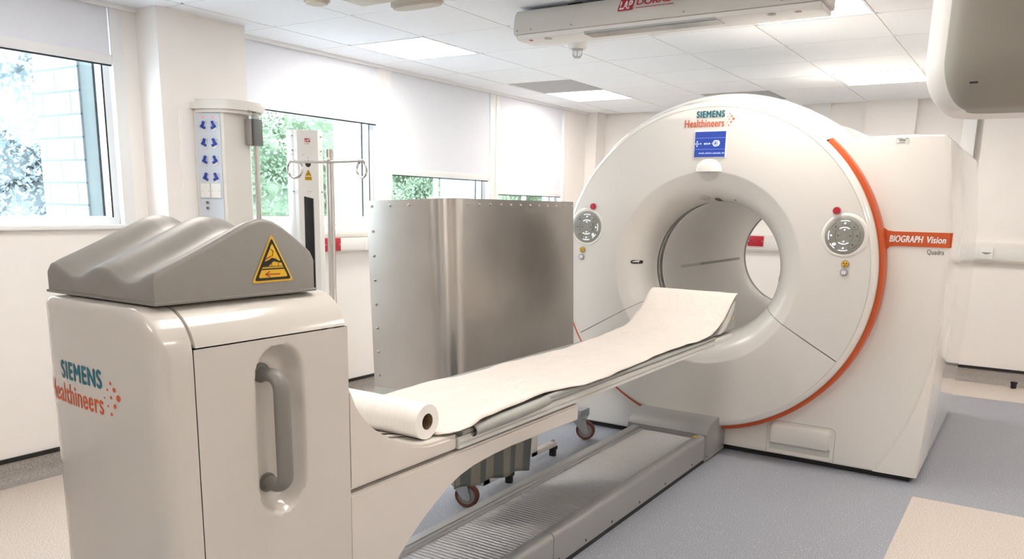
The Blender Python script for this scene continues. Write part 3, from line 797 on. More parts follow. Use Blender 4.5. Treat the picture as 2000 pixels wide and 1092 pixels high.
# service step in the lower right panel
def rrect(x0, x1, z0, z1, rt, rb):
    pts = []
    for cx_, cz_, r, a0 in ((x1-rt, z1-rt, rt, 0), (x0+rt, z1-rt, rt, PI/2), (x0+rb, z0+rb, rb, PI), (x1-rb, z0+rb, rb, 1.5*PI)):
        pts += [(cx_+r*math.cos(a0+PI/2*i/6), cz_+r*math.sin(a0+PI/2*i/6)) for i in range(7)]
    return pts
mb = MB(); mb.prism(rrect(-1.188, -0.812, 0.036, 0.234, 0.030, 0.006), 'y', 4.6172, 4.630); stp = mb.build('foot_hatch', M['text'], sc)
mb = MB(); mb.prism(rrect(-1.1865, -0.8135, 0.0375, 0.2325, 0.029, 0.005), 'y', 4.6155, 4.630); mb.build('hatch_panel', M['scan'], stp)
mb = MB(); mb.prism([(4.616, 0.224), (4.603, 0.221), (4.596, 0.212), (4.593, 0.196), (4.592, 0.112), (4.596, 0.106), (4.616, 0.109)], 'x', -1.170, -0.830, 0.010); mb.build('hatch_grip', M['scan'], stp, smooth=50)
mb = MB(); mb.box(-1.168, -0.832, 4.6135, 4.6158, 0.060, 0.109); mb.build('hatch_recess_shade', M['label'], stp)  # flat grey plate, its darker colour painted for the shade in the recess
mb = MB(); mb.prism([(4.616, 0.064), (4.606, 0.060), (4.604, 0.046), (4.616, 0.044)], 'x', -1.176, -0.824); mb.build('hatch_lip', M['scan'], stp)

# ================================================================== PATIENT TABLE
tb = thing('patient_table', 'white scanner table with an upright end cabinet, grey grab handle and long cantilever arm', 'table', (CX, 1.15, 0.17))
HW = 0.237; KC = -1.577; XRT = KC+HW; ZT = 1.215; RC = 0.095
def prof_arch(z0, inset=0.0):
    a_ = math.asin(max(0, min(1, (z0-(ZT-RC))/(RC-inset)))) if z0 > ZT-RC else 0
    pts = [(KC+HW-inset, z0)] if z0 < ZT-RC else []
    for i in range(9):
        a = a_+(PI/2-a_)*i/8; pts.append((KC+HW-RC+(RC-inset)*math.cos(a), ZT-RC+(RC-inset)*math.sin(a)))
    pts += [(2*KC-x, z) for x, z in pts[::-1]]
    return pts
Z0 = 0.175
# inner core closes the cabinet
mb = MB(); mb.prism(prof_arch(Z0, 0.06), 'y', 0.95, 1.335); mb.build('cabinet_core', M['hub'], tb)
# end cap with the rounded front
def edge_dist(x, z):
    ax = abs(x-KC)
    if z > ZT-RC and ax > HW-RC: return RC-math.hypot(ax-(HW-RC), z-(ZT-RC))
    return min(HW-ax, ZT-z)
def soft(e, r, d):
    k = 1-min(max(0.0, e)/r, 1); return d*(1-math.sqrt(max(0, 1-k*k)))
def cap_y(x, z):
    u = (x-KC)/HW; base = 0.885-0.012*u-0.022*(1-u*u)
    side = soft(HW-abs(x-KC), 0.040 if u > 0 else 0.090, 0.026 if u > 0 else 0.048)
    top = soft(edge_dist(x, z), 0.020, 0.014) if z > ZT-RC else 0.0
    return min(0.940, base+max(side, top))
mb = MB()
zs = [Z0+(ZT-RC-Z0)*i/40 for i in range(41)]+[ZT-RC+RC*math.sin(PI/2*i/14) for i in range(1, 15)]
us = [math.sin(PI/2*i/24) for i in range(-24, 25)]
def half(z):
    if z <= ZT-RC: return HW
    return HW-RC+math.sqrt(max(0, RC*RC-(z-ZT+RC)**2))
R = mb.grid(lambda u, v: (KC+u*half(v), cap_y(KC+u*half(v), v), v), us, zs)
bnd = [R[j][-1] for j in range(len(zs))]+R[-1][::-1][1:]+[R[j][0] for j in range(len(zs)-2, -1, -1)]
bk = [mb.bm.verts.new((v.co.x, 0.9418, v.co.z)) for v in bnd]
bk2 = [mb.bm.verts.new((KC+(v.co.x-KC)*0.9, 0.9418, v.co.z-0.03*max(0, (v.co.z-0.9)/0.315))) for v in bnd]
for i in range(len(bnd)-1): mb.bm.faces.new((bk[i], bk2[i], bk2[i+1], bk[i+1]))
for i in range(len(bnd)-1): mb.bm.faces.new((bnd[i], bk[i], bk[i+1], bnd[i+1]))
cap = mb.build('end_cap', M['cab'], tb, smooth=60)
brand(-1.763, 0.994, 0.240, lambda x, z: (x, cap_y(x, z)-0.0006, z), cap)
# side panel with the handle recess
HY, HZ0, HZ1, HR = 1.153, 0.803, 1.052, 0.066
def stad(y, z):
    zz = min(max(z, HZ0), HZ1); return HR-math.hypot(y-HY, z-zz)
def side_x(y, z):
    d = stad(y, z); x = XRT
    if d > 0: x -= 0.042*(1-(1-min(d/0.036, 1))**2)
    return x
ys = [0.944+0.416*i/84 for i in range(85)]
zs = [Z0, 0.3, 0.45, 0.6, 0.68]+[0.70+0.0058*i for i in range(74)]
zs = [z for z in zs if z < 1.13]+[1.1345]
mb = MB(); G = mb.grid(lambda u, v: (side_x(u, v), u, v), ys, zs)
e1 = [mb.bm.verts.new((XRT-0.045, v.co.y, v.co.z)) for v in [R_[-1] for R_ in G]]
sidev = [R_[-1] for R_ in G]
for i in range(len(e1)-1): mb.bm.faces.new((sidev[i], sidev[i+1], e1[i+1], e1[i]))
side = mb.build('side_panel', M['cab'], tb, smooth=50)
mb = MB(); mb.box(2*KC-XRT, 2*KC-XRT+0.02, 0.944, 1.36, Z0, 1.132, 0.003); mb.build('side_panel', M['cab'], tb)
mb = MB(); mb.box(2*KC-XRT+0.02, XRT-0.045, 1.340, 1.36, Z0, 1.132); mb.build('rear_panel', M['cab'], tb)
# rounded top panel
mb = MB(); pts = [p for p in prof_arch(1.137)]
mb.prism(pts, 'y', 0.944, 1.36, 0.006); mb.build('top_panel', M['cab'], tb)
# handle
hx0 = XRT-0.042
mb = MB()
path = [(hx0, HY-0.017, 1.052), (XRT-0.015, HY-0.015, 1.052)]
for i in range(7):
    a = PI/2*i/6; path.append((XRT-0.01+0.030*math.sin(a), HY-0.014, 1.022+0.030*math.cos(a)))
for i in range(7):
    a = PI/2*i/6; path.append((XRT-0.01+0.030*math.cos(a), HY-0.012, 0.832-0.030*math.sin(a)))
path += [(XRT-0.015, HY-0.012, 0.802), (hx0, HY-0.012, 0.802)]
mb.tube(path, 0.0150, n=16, sx=1.35); hd = mb.build('handle', M['grey'], tb, smooth=70)
mb = MB()
mb.cyl((hx0-0.004, HY-0.017, 1.054), (hx0+0.006, HY-0.017, 1.054), 0.022, n=28, bev=0.002); mb.build('handle_mount', M['grey'], hd); mb = MB()
mb.cyl((hx0-0.004, HY-0.012, 0.802), (hx0+0.006, HY-0.012, 0.802), 0.022, n=28, bev=0.002)
mb.build('handle_mount', M['grey'], hd)
# cantilever arm: upper cover and lower beam
AR, AL = -1.35, -1.85
up = [(1.366, 0.718), (1.366, 1.0), (1.386, 0.962), (1.40, 0.93), (1.42, 0.900), (1.445, 0.873), (1.47, 0.852), (1.495, 0.835), (1.53, 0.814), (1.57, 0.796), (1.61, 0.781), (1.65, 0.770), (1.69, 0.764), (1.73, 0.762), (1.81, 0.762), (1.81, 0.718)]
mb = MB(); mb.prism(up, 'x', AL, AR, 0.008); uc = mb.build('arm_cover', M['arm'], tb)
mb = MB()
for x in (-1.47, -1.52): mb.prism([(1.45, 0.868), (1.50, 0.832), (1.60, 0.785), (1.70, 0.7645), (1.74, 0.7625), (1.74, 0.7645), (1.70, 0.7675), (1.60, 0.789), (1.50, 0.836)], 'x', x, x+0.012)
mb.build('cover_rib', M['arm'], uc)
lo = [(1.366, 0.709), (2.56, 0.706), (2.56, 0.645), (2.30, 0.650), (2.107, 0.654), (2.0, 0.651), (1.90, 0.643), (1.83, 0.630), (1.77, 0.609), (1.707, 0.578), (1.65, 0.546), (1.594, 0.508), (1.55, 0.472), (1.515, 0.43), (1.48, 0.37), (1.45, 0.30), (1.425, 0.24), (1.40, 0.18), (1.366, 0.178)]
mb = MB(); mb.prism(lo, 'x', AL, AR, 0.006); mb.build('arm_beam', M['arm'], tb)
# pallet: pale rail with slot, rounded tip
mb = MB()
pp = [(AR, 0.716), (AR, 0.727), (AR-0.006, 0.729), (AR-0.006, 0.732), (AR, 0.734), (AR, 0.744), (AR-0.006, 0.750), (AL+0.006, 0.750), (AL, 0.744), (AL, 0.716)]
mb.prism(pp, 'y', 1.815, 4.05, 0.002)
pl = mb.build('pallet', M['pale'], tb)
mb = MB()
pp2 = [(AR-0.004, 0.722), (AR-0.002, 0.745), (AR-0.01, 0.756), (AL+0.01, 0.756), (AL+0.002, 0.745), (AL+0.004, 0.722)]
b2 = bmesh.new()
secs = [(4.052, 0), (4.25, 0), (4.36, 0.008), (4.41, 0.03), (4.435, 0.075)]
ringz = []
for y, ins in secs:
    ringz.append([b2.verts.new((min(max(x, AL+ins), AR-ins), y, z)) for x, z in pp2])
for A, B in zip(ringz, ringz[1:]):
    for k in range(len(pp2)): b2.faces.new((A[k], A[(k+1) % 6], B[(k+1) % 6], B[k]))
b2.faces.new(ringz[0][::-1]); b2.faces.new(ringz[-1]); bmesh.ops.remove_doubles(b2, verts=b2.verts, dist=1e-6)
mb.merge(b2); mb.build('pallet_tip', M['pale'], pl)
mb = MB(); mb.box(AL+0.02, AR-0.02, 1.82, 3.9, 0.709, 0.717); mb.build('pallet_runner', M['gap'], pl)

# mattress on the pallet
mt = thing('mattress', 'thin grey vinyl mattress under the paper sheet on the scanner table', 'mattress', (CX, 3.0, 0.751))
mp_ = []
for i in range(7):
    a = -PI/2+PI*i/6; mp_.append((AR-0.010+0.010*math.cos(a)*1.2, 0.7595+0.0085*math.sin(a)))
mp_ += [(2*CX-x, z) for x, z in mp_[::-1]]
mb = MB(); mb.prism(mp_, 'y', 1.835, 4.06, 0.002); mb.build('pad', M['matt'], mt)
mb = MB()
pth = [(-1.352, 1.885, 0.757), (-1.344, 2.0, 0.762), (-1.340, 2.1, 0.764), (-1.341, 2.2, 0.766), (-1.346, 2.28, 0.766), (-1.351, 2.325, 0.765)]
mb.tube(pth, [0.018, 0.0185, 0.0185, 0.018, 0.0175, 0.016], n=18, caps=False, sx=1.15)
mb.tube([(p[0], p[1], p[2]) for p in pth[::-1]], [0.0135, 0.015, 0.0155, 0.016, 0.016, 0.0155], n=18, caps=False, sx=1.15)
mb.build('rolled_flap', M['matt'], mt, recalc=False)
mb = MB(); mb.tube([(-1.385, 1.845, 0.757), (-1.375, 1.88, 0.761), (-1.366, 1.93, 0.764), (-1.362, 1.97, 0.766)], [0.009, 0.0125, 0.0135, 0.012], n=12); mb.build('flap_lining', M['grey'], mt)
mb = MB(); mb.tube([(-1.362, 2.33, 0.768), (-1.360, 2.40, 0.770), (-1.358, 2.5, 0.768), (-1.359, 2.62, 0.765)], [0.011, 0.012, 0.010, 0.006], n=12); mb.build('side_strap', M['matt'], mt)

# wedge head support
hs = thing('head_support', 'grey wedge head support raising the paper at the bore end of the table', 'head support', (CX, 4.2, 0.757))
w_ = [(3.98, 0.770), (4.06, 0.779), (4.13, 0.806), (4.20, 0.845), (4.27, 0.893), (4.33, 0.936), (4.375, 0.958), (4.392, 0.955), (4.397, 0.94), (4.40, 0.90), (4.405, 0.84), (4.40, 0.77)]
mb = MB(); mb.prism(w_, 'x', -1.845, -1.362, 0.006); mb.build('wedge_foam', M['matt'], hs)
mb = MB()
sh = [(4.11, 0.773), (4.19, 0.812), (4.27, 0.866), (4.335, 0.915), (4.37, 0.93), (4.355, 0.885), (4.30, 0.835), (4.24, 0.795), (4.17, 0.772)]
mb.prism(sh, 'x', -1.364, -1.356, 0.002); mb.build('side_piping', M['pale'], hs)
mb = MB(); mb.poly([(-1.3605, 4.352, 0.828), (-1.3605, 4.378, 0.828), (-1.3605, 4.365, 0.853)]); mb.build('warning_sticker', M['yellow'], hs)

# tissue paper
NZ = lambda u, v: 0.0022*math.sin(7*v+3*u*9)+0.0016*math.sin(17*v-23*u)+0.0012*math.sin(31*v+13*u)
def crv(tab, t):
    for (a, x), (b, y) in zip(tab, tab[1:]):
        if a <= t <= b:
            k = (t-a)/(b-a); return x+(y-x)*k
    return tab[-1][1] if t > tab[-1][0] else tab[0][1]
zt = [(1.755, 0.770), (1.80, 0.777), (1.86, 0.781), (2.4, 0.781), (3.0, 0.782), (3.75, 0.783), (3.92, 0.789), (4.02, 0.801), (4.10, 0.821), (4.18, 0.853), (4.26, 0.905), (4.32, 0.946), (4.36, 0.968), (4.39, 0.972)]
rt = [(1.755, -1.385), (1.79, -1.340), (1.86, -1.328), (1.95, -1.342), (2.11, -1.352), (2.25, -1.361), (2.35, -1.372), (2.44, -1.350), (2.54, -1.327), (2.8, -1.336), (3.1, -1.356), (3.43, -1.368), (3.8, -1.352), (4.02, -1.348), (4.2, -1.352), (4.39, -1.350)]
lt = [(1.755, -1.79), (2.0, -1.80), (2.2, -1.815), (2.4, -1.79), (2.73, -1.785), (3.1, -1.765), (3.5, -1.80), (3.9, -1.83), (4.1, -1.845), (4.39, -1.855)]
mb = MB()
def pap(u, v):
    x = crv(lt, v)*(1-u)+crv(rt, v)*u
    z = crv(zt, v)+NZ(u, v)*(1.0 if v < 4.3 else 0.3)
    z += 0.004*math.exp(-((v-1.98)/0.12)**2)*math.sin(9*u+4)
    if u > 0.93 and v < 4.0: z -= (u-0.93)/0.07*0.004
    if 1.85 < v < 2.62: z += 0.016*math.exp(-((u-0.97)/0.06)**2)*min(1, (v-1.85)/0.06, (2.62-v)/0.25)
    if v > 3.95: z += 0.006*math.sin(5*u+9*(v-4))*math.exp(-((v-4.12)/0.10)**2)
    return (x, v, z)
vs_ = [1.755+0.0245*i for i in range(108)]; vs_ = [v for v in vs_ if v < 4.385]+[4.39]
mb.grid(pap, [i/34 for i in range(35)], vs_)
ps = mb.build('paper_sheet', M['paper'], smooth=80)
so = ps.modifiers.new('thickness', 'SOLIDIFY'); so.thickness = 0.0012; so.offset = 1
tag(shift(ps, (CX, 3.0, 0.77)), 'long white tissue paper sheet unrolled along the scanner table', 'paper')
# the roll itself
ry, rz, rr = 1.715, 0.8165, 0.052
rt_ = thing('paper_roll', 'thick roll of white tissue paper lying across the table arm cover', 'paper roll', (-1.63, ry, rz-rr))
mb = MB()
xs0, xs1 = -1.93, -1.385
prof = [(xs0, 0.0235), (xs0, rr-0.002), (xs0+0.002, rr), (xs1-0.002, rr), (xs1, rr-0.002), (xs1, 0.0235), (xs1-0.3, 0.0235), (xs0, 0.0235)]
n = 56; ringsR = []
for i in range(n):
    a = 2*PI*i/n; ringsR.append([mb.bm.verts.new((x, ry+r*math.cos(a), rz+r*math.sin(a))) for x, r in prof[:-1]])
for i in range(n):
    A, B = ringsR[i], ringsR[(i+1) % n]
    for k in range(len(A)): mb.bm.faces.new((A[k], A[(k+1) % len(A)], B[(k+1) % len(A)], B[k]))
mb.build('tissue', M['roll'], rt_)
mb = MB(); n = 32
for r in (0.0234, 0.0215):
    A = [mb.bm.verts.new((xs0+0.001, ry+r*math.cos(2*PI*i/n), rz+r*math.sin(2*PI*i/n))) for i in range(n)]
    B = [mb.bm.verts.new((xs1-0.0005, ry+r*math.cos(2*PI*i/n), rz+r*math.sin(2*PI*i/n))) for i in range(n)]
    for i in range(n): mb.bm.faces.new((A[i], A[(i+1) % n], B[(i+1) % n], B[i]))
mb.build('cardboard_core', M['card'], rt_)

# knee wedge on the cabinet
kp = thing('knee_support', 'grey moulded leg support cushion with two troughs on top of the cabinet', 'cushion', (CX, 1.1, 1.216))
prof_k = [(0.906, 1.268), (0.912, 1.280), (0.935, 1.291), (0.97, 1.305), (1.02, 1.326), (1.07, 1.348), (1.11, 1.366), (1.135, 1.376), (1.16, 1.382), (1.18, 1.382), (1.20, 1.378), (1.225, 1.366), (1.26, 1.343), (1.29, 1.322), (1.303, 1.311), (1.311, 1.296)]
def kz(y): return crv(prof_k, y)
KX0, KX1 = -1.775, -1.395
def pad_top(u, v):
    x = KX0+(KX1-KX0)*u; z = kz(v)
    ch = (0.5-0.5*math.cos(4*PI*u))
    z -= 0.026*ch**1.2
    e = min(u, 1-u)*(KX1-KX0)
    if e < 0.012: z -= 0.010*(1-math.sqrt(max(0, 1-(1-e/0.012)**2)))
    return (x, v, z)
us = [0, .003, .008, .015, .025]+[.04+.92*i/40 for i in range(41)]+[.975, .985, .992, .997, 1]
vsK = sorted(set([p[0] for p in prof_k]+[0.906+0.405*i/36 for i in range(37)]))
mb = MB(); G = mb.grid(pad_top, us, vsK)
bd = G[0][:-1]+[r[-1] for r in G][:-1]+G[-1][::-1][:-1]+[r[0] for r in G[::-1]][:-1]
lo1 = [mb.bm.verts.new((v.co.x, v.co.y, 1.232)) for v in bd]
lo2 = [mb.bm.verts.new((v.co.x+(0.004 if v.co.x > CX else -0.004)*0, v.co.y, 1.222)) for v in bd]
nb = len(bd)
for i in range(nb):
    j = (i+1) % nb
    mb.bm.faces.new((bd[i], bd[j], lo1[j], lo1[i])); mb.bm.faces.new((lo1[i], lo1[j], lo2[j], lo2[i]))
mb.bm.faces.new(lo2)
mb.build('cushion', M['pad'], kp, smooth=55)
mb = MB(); mb.box(KX0-0.004, KX1+0.004, 0.902, 1.316, 1.218, 1.2245, 0.002); mb.build('bottom_edge', M['grey'], kp)
XS = KX1+0.0012
def sp(y, z, d=0.0): return (XS+d, y, z)
def tri_sign(sc_, d, m, name, par, base=[(1.190, 1.3505), (1.1335, 1.2465), (1.2485, 1.2465)], r=0.008):
    cy = sum(p[0] for p in base)/3; cz = sum(p[1] for p in base)/3
    pts = []
    B = [(cy+(y-cy)*sc_, cz+(z-cz)*sc_) for y, z in base]
    for i in range(3):
        p, a, b = Vector(B[i]), Vector(B[i-1]), Vector(B[(i+1) % 3])
        da, db = (a-p).normalized(), (b-p).normalized()
        for k in range(6):
            t = k/5; q0 = p+da*r*sc_; q1 = p+db*r*sc_
            pts.append((q0*(1-t)**2+p*2*t*(1-t)+q1*t*t))
    mb = MB(); mb.poly([sp(q[0], q[1], d) for q in pts]); return mb.build(name, m, par)
sg = tri_sign(1.0, 0.0002, M['yellow'], 'warning_sign', kp)
tri_sign(0.88, 0.0008, M['black'], 'sign_border', sg)
tri_sign(0.71, 0.0014, M['yellow'], 'sign_field', sg)
mb = MB()
def P2(*pts, d=0.002):
    mb.poly([sp(y, z, d) for y, z in pts])
P2((1.160, 1.2735), (1.222, 1.2735), (1.222, 1.2765), (1.160, 1.2765))
P2((1.160, 1.2795), (1.222, 1.2795), (1.222, 1.2808), (1.160, 1.2808))
P2((1.160, 1.281), (1.178, 1.281), (1.192, 1.291), (1.188, 1.2985), (1.178, 1.294), (1.163, 1.290))
P2((1.186, 1.299), (1.192, 1.291), (1.208, 1.2885), (1.2105, 1.2905), (1.198, 1.297))
P2((1.206, 1.2885), (1.213, 1.2875), (1.2145, 1.295), (1.2115, 1.293))
P2((1.205, 1.281), (1.2065, 1.281), (1.2065, 1.289), (1.205, 1.289)); P2((1.186, 1.281), (1.1875, 1.281), (1.1875, 1.292), (1.186, 1.292))
P2((1.178, 1.3105), (1.1795, 1.3105), (1.183, 1.318), (1.182, 1.319)); P2((1.182, 1.319), (1.184, 1.319), (1.193, 1.314), (1.191, 1.313))
P2((1.191, 1.314), (1.193, 1.314), (1.1905, 1.302), (1.1890, 1.302))
mb.build('sign_pictogram', M['black'], sg)
mb = MB()
P2((1.173, 1.2628), (1.210, 1.2618), (1.210, 1.2640), (1.173, 1.2650)); P2((1.167, 1.2637), (1.181, 1.257), (1.182, 1.259), (1.172, 1.2637)); P2((1.167, 1.2637), (1.172, 1.2637), (1.182, 1.269), (1.181, 1.271))
mb.build('sign_arrow', M['signred'], sg)
mb = MB(); P2((1.170, 1.2945), (1.187, 1.302), (1.186, 1.304), (1.169, 1.2965)); mb.build('sign_lever', M['signred'], sg)

# ------------------------------------------------------------------ floor track
ft = thing('floor_track', 'low grey metal floor track with ribbed cover running under the table to the scanner', 'floor track', (-1.66, 2.6, 0))
Y0R, Y1R = 0.55, 4.30
mb = MB()
rp = [(-1.445, 0.022), (-1.445, 0.140), (-1.447, 0.150), (-1.454, 0.158), (-1.464, 0.1625), (-1.476, 0.163), (-1.482, 0.161), (-1.486, 0.159), (-1.492, 0.161), (-1.498, 0.1605), (-1.503, 0.157), (-1.506, 0.150), (-1.506, 0.022)]
mb.prism(rp, 'y', Y0R, 2.573); mb.build('side_cover', M['railgrey'], ft)
mb = MB(); mb.prism(rp, 'y', 2.577, Y1R); sidec = mb.build('side_cover', M['railgrey'], ft)
mb = MB(); mb.box(-1.50, -1.4455, Y0R, Y1R, 0.0, 0.024); mb.build('base_strip', M['rubber'], ft)
mb = MB()
lp = [(-1.895, 0.02), (-1.895, 0.150), (-1.890, 0.156), (-1.852, 0.156), (-1.848, 0.153), (-1.845, 0.142), (-1.832, 0.142), (-1.828, 0.146), (-1.825, 0.143), (-1.825, 0.02)]
mb.prism(lp, 'y', Y0R, Y1R); mb.build('edge_profile', M['alu'], ft)
mb = MB(); mb.box(-1.89, -1.83, Y0R, Y1R, 0.0, 0.022); mb.build('base_strip', M['rubber'], ft)
mb = MB()
ribs = []; yy = Y0R
while yy < Y1R:
    ribs += [(yy, 0.136), (yy+0.0165, 0.136), (yy+0.0180, 0.1395), (yy+0.0210, 0.1395), (yy+0.0222, 0.136)]; yy += 0.0222
mb.grid(lambda u, v: (u, ribs[v][0], ribs[v][1]), [-1.826, -1.505], list(range(len(ribs))))
mb.build('ribbed_cover', M['alu'], ft, smooth=10)
mb = MB(); mb.box(-1.82, -1.51, Y0R, Y1R, 0.01, 0.13); mb.build('track_body', M['gap'], ft)
for y in (2.62, 2.85, 3.10, 3.40, 3.72, 4.10):
    mb = MB(); mb.cyl((-1.4465, y, 0.040), (-1.4435, y, 0.040), 0.0055, n=12); mb.build('screw', M['gap'], sidec)
mb = MB()
ep = [(4.285, 0.012), (4.285, 0.168), (4.295, 0.182), (4.32, 0.202), (4.36, 0.219), (4.42, 0.229), (4.50, 0.233), (4.612, 0.236), (4.612, 0.012)]
mb.prism(ep, 'x', -1.925, -1.435, 0.003); ec = mb.build('end_cover', M['railgrey'], ft)
for y, z in ((4.31, 0.035), (4.58, 0.04)):
    mb = MB(); mb.cyl((-1.436, y, z), (-1.4335, y, z), 0.005, n=12); mb.build('screw', M['gap'], ec)
mb = MB(); mb.box(-1.495, -1.475, 4.215, 4.245, 0.1625, 0.1645); mb.build('warning_sticker', M['yellow'], sidec)

# ================================================================== STEEL SHIELD
SX, SY, SR = -2.33, 3.03, 0.12
SLX, SYE = -2.84, 4.245
sh = thing('mobile_shield', 'tall brushed stainless steel radiation shield on castors beside the scanner table', 'shield', (-2.3, 3.6, 0))
TH = 0.045
def plan(off):
    """outer line of the shield in plan, moved inwards by off"""
    pts = [(SLX, SY+off), (SX-SR, SY+off)]
    for i in range(1, 12):
        a = PI/2*i/12; pts.append((SX-SR+(SR-off)*math.sin(a), SY+SR-(SR-off)*math.cos(a)))
    pts += [(SX-off, SY+SR), (SX-off, SYE)]
    return pts
outl = plan(0)+plan(TH)[::-1]
mb = MB(); mb.prism(outl, 'z', 0.505, 1.452); mb.build('steel_sheet', M['steel'], sh, smooth=30)
out2 = plan(-0.003)+plan(TH)[::-1]
mb = MB(); mb.prism(out2, 'z', 0.235, 0.506, 0.0015); mb.build('lower_plate', M['galv'], sh, smooth=30)
mb = MB(); mb.box(SX-0.10, SX-0.02, SY+0.05, SYE, 0.165, 0.236, 0.003); mb.box(SLX+0.05, SX-0.10, SY+0.03, SY+0.10, 0.165, 0.236, 0.003); mb.build('base_frame', M['arm'], sh)
def screw(p, n):
    mb = MB(); n = Vector(n); p = Vector(p)
    mb.cyl(p-n*0.002, p+n*0.003, 0.0085, n=14); mb.sphere(p+n*0.003, 0.0062, u=10, v=6); mb.build('screw', M['screw'], sh)
for x in (SLX+0.035, SLX+0.155, SLX+0.275): screw((x, SY, 1.425), (0, -1, 0))
for i in range(1, 8): screw((SLX+0.035, SY, 1.425-i*0.122), (0, -1, 0))
for i in range(5): screw((SLX+0.035+i*0.065, SY-0.003, 0.475), (0, -1, 0))
for i in range(12): screw((SX, 3.19+i*0.0945, 1.425), (1, 0, 0))
def caster(cx, cy, a):
    """swivel castor; a = heading of the wheel in plan"""
    d = Vector((math.cos(a), math.sin(a), 0)); n = Vector((-math.sin(a), math.cos(a), 0)); wc = Vector((cx, cy, 0.06))
    mb = MB(); mb.box(-0.045, 0.045, -0.05, 0.05, 0.145, 0.165, 0.002); mb.cyl((0, 0, 0.125), (0, 0, 0.147), 0.03, n=20)
    b2 = mb.bm
    for s in (-1, 1):
        pts = [(-0.04, 0.13), (0.035, 0.13), (0.055, 0.05), (0.045, 0.035), (0.02, 0.04), (-0.045, 0.118)]
        mb.prism(pts, 'y', s*0.021-0.0015, s*0.021+0.0015)
    mb.box(-0.04, 0.035, -0.0225, 0.0225, 0.125, 0.132)
    off = wc-d*0.033
    bmesh.ops.transform(mb.bm, matrix=Matrix.Translation((off.x, off.y, 0)) @ Matrix.Rotation(a, 4, 'Z'), verts=mb.bm.verts)
    c = mb.build('caster', M['zinc'], sh)
    def wheel(prof, name, m):
        mb = MB(); mb.lathe(prof, (0, 0), n=40)
        bmesh.ops.transform(mb.bm, matrix=Matrix.Translation(wc) @ Matrix.Rotation(a, 4, 'Z'), verts=mb.bm.verts)
        return mb.build(name, m, c, smooth=40)
    wheel([(0.043, -0.016), (0.055, -0.016), (0.059, -0.011), (0.060, 0), (0.059, 0.011), (0.055, 0.016), (0.043, 0.016), (0.043, -0.016)], 'wheel', M['wheel'])
    wheel([(0.0005, -0.013), (0.02, -0.014), (0.03, -0.010), (0.0435, -0.014), (0.0435, 0.014), (0.03, 0.010), (0.02, 0.014), (0.0005, 0.013)], 'wheel_hub', M['hub'])
    mb = MB(); mb.cyl(wc-n*0.027, wc+n*0.027, 0.0075, n=12); mb.build('axle_bolt', M['screw'], c)
caster(-2.14, 2.95, math.radians(18)); caster(-2.22, 4.31, math.radians(18))
mb = MB(); mb.box(-2.30, -2.20, 4.20, 4.32, 0.165, 0.205, 0.004); mb.build('caster_bracket', M['zinc'], sh)
mb = MB(); mb.box(-2.30, -2.12, 2.87, 2.99, 0.165, 0.20, 0.004); mb.build('caster_bracket', M['zinc'], sh)
def foot(x, y):
    mb = MB(); mb.box(x-0.035, x-0.0, y-0.26, y-0.20, 0.055, 0.21, 0.003); mb.box(x-0.035, x+0.0, y-0.26, y+0.02, 0.055, 0.083, 0.003); f = mb.build('stabiliser_arm', M['arm'], sh)
    mb = MB(); mb.cyl((x-0.017, y, 0.0), (x-0.017, y, 0.038), 0.021, n=24); mb.box(x-0.037, x+0.002, y-0.02, y+0.022, 0.036, 0.056); mb.build('levelling_foot', M['rubber'], f)
    mb = MB(); mb.cyl((x-0.017, y, 0.05), (x-0.017, y, 0.094), 0.008, n=14); mb.cyl((x-0.017, y, 0.083), (x-0.017, y, 0.089), 0.013, n=6); mb.build('stud', M['screw'], f)
foot(-2.20, 3.90); foot(-2.15, 3.36)
sh.rotation_euler = (0, 0, 0)
# lean of the upright sheet
for o in sh.children:
    if o.name.split('.')[0] in ('steel_sheet', 'lower_plate', 'screw'):
        T = Matrix.Translation((SX+0.055, 0, 0.2)) @ Matrix.Rotation(math.radians(-2.4), 4, 'Y') @ Matrix.Translation((-SX, 0, -0.2))
        o.data.transform(T)

# lead curtain under the table
lc = MB()
def cur(u, v):
    y = 2.49+0.56*u
    x = -1.8585-0.020*(0.5+0.5*math.sin(u*2*PI*2.6+0.5))*(1-v)
    zl = 0.280-0.065*u+0.003*math.sin(u*17); zt_ = 0.744
    return (x, y-0.06*u*v+0.05*math.sin(v*2.2)*u, zl+(zt_-zl)*v)
lc.grid(cur, [i/60 for i in range(61)], [i/20 for i in range(21)])
lcm = mat('lead_vinyl', (0.17, 0.165, 0.15), 0.45)
t_ = lcm.node_tree; b_ = t_.nodes['Principled BSDF']; co_ = t_.nodes.new('ShaderNodeTexCoord'); wv = t_.nodes.new('ShaderNodeTexWave')
wv.bands_direction = 'Y'; wv.inputs['Scale'].default_value = 2.6; wv.inputs['Distortion'].default_value = 0.6
rp_ = t_.nodes.new('ShaderNodeValToRGB'); rp_.color_ramp.elements[0].position = 0.42; rp_.color_ramp.elements[1].position = 0.58
rp_.color_ramp.elements[0].color = (0.10, 0.115, 0.115, 1); rp_.color_ramp.elements[1].color = (0.24, 0.225, 0.19, 1)
t_.links.new(co_.outputs['Object'], wv.inputs['Vector']); t_.links.new(wv.outputs['Fac'], rp_.inputs[0]); t_.links.new(rp_.outputs[0], b_.inputs['Base Color'])
o = lc.build('protective_curtain', lcm, smooth=80)
so = o.modifiers.new('thickness', 'SOLIDIFY'); so.thickness = 0.004
tag(shift(o, (-1.86, 2.8, 0.74)), 'striped grey vinyl curtain hanging from the far edge of the table above a castor', 'curtain')

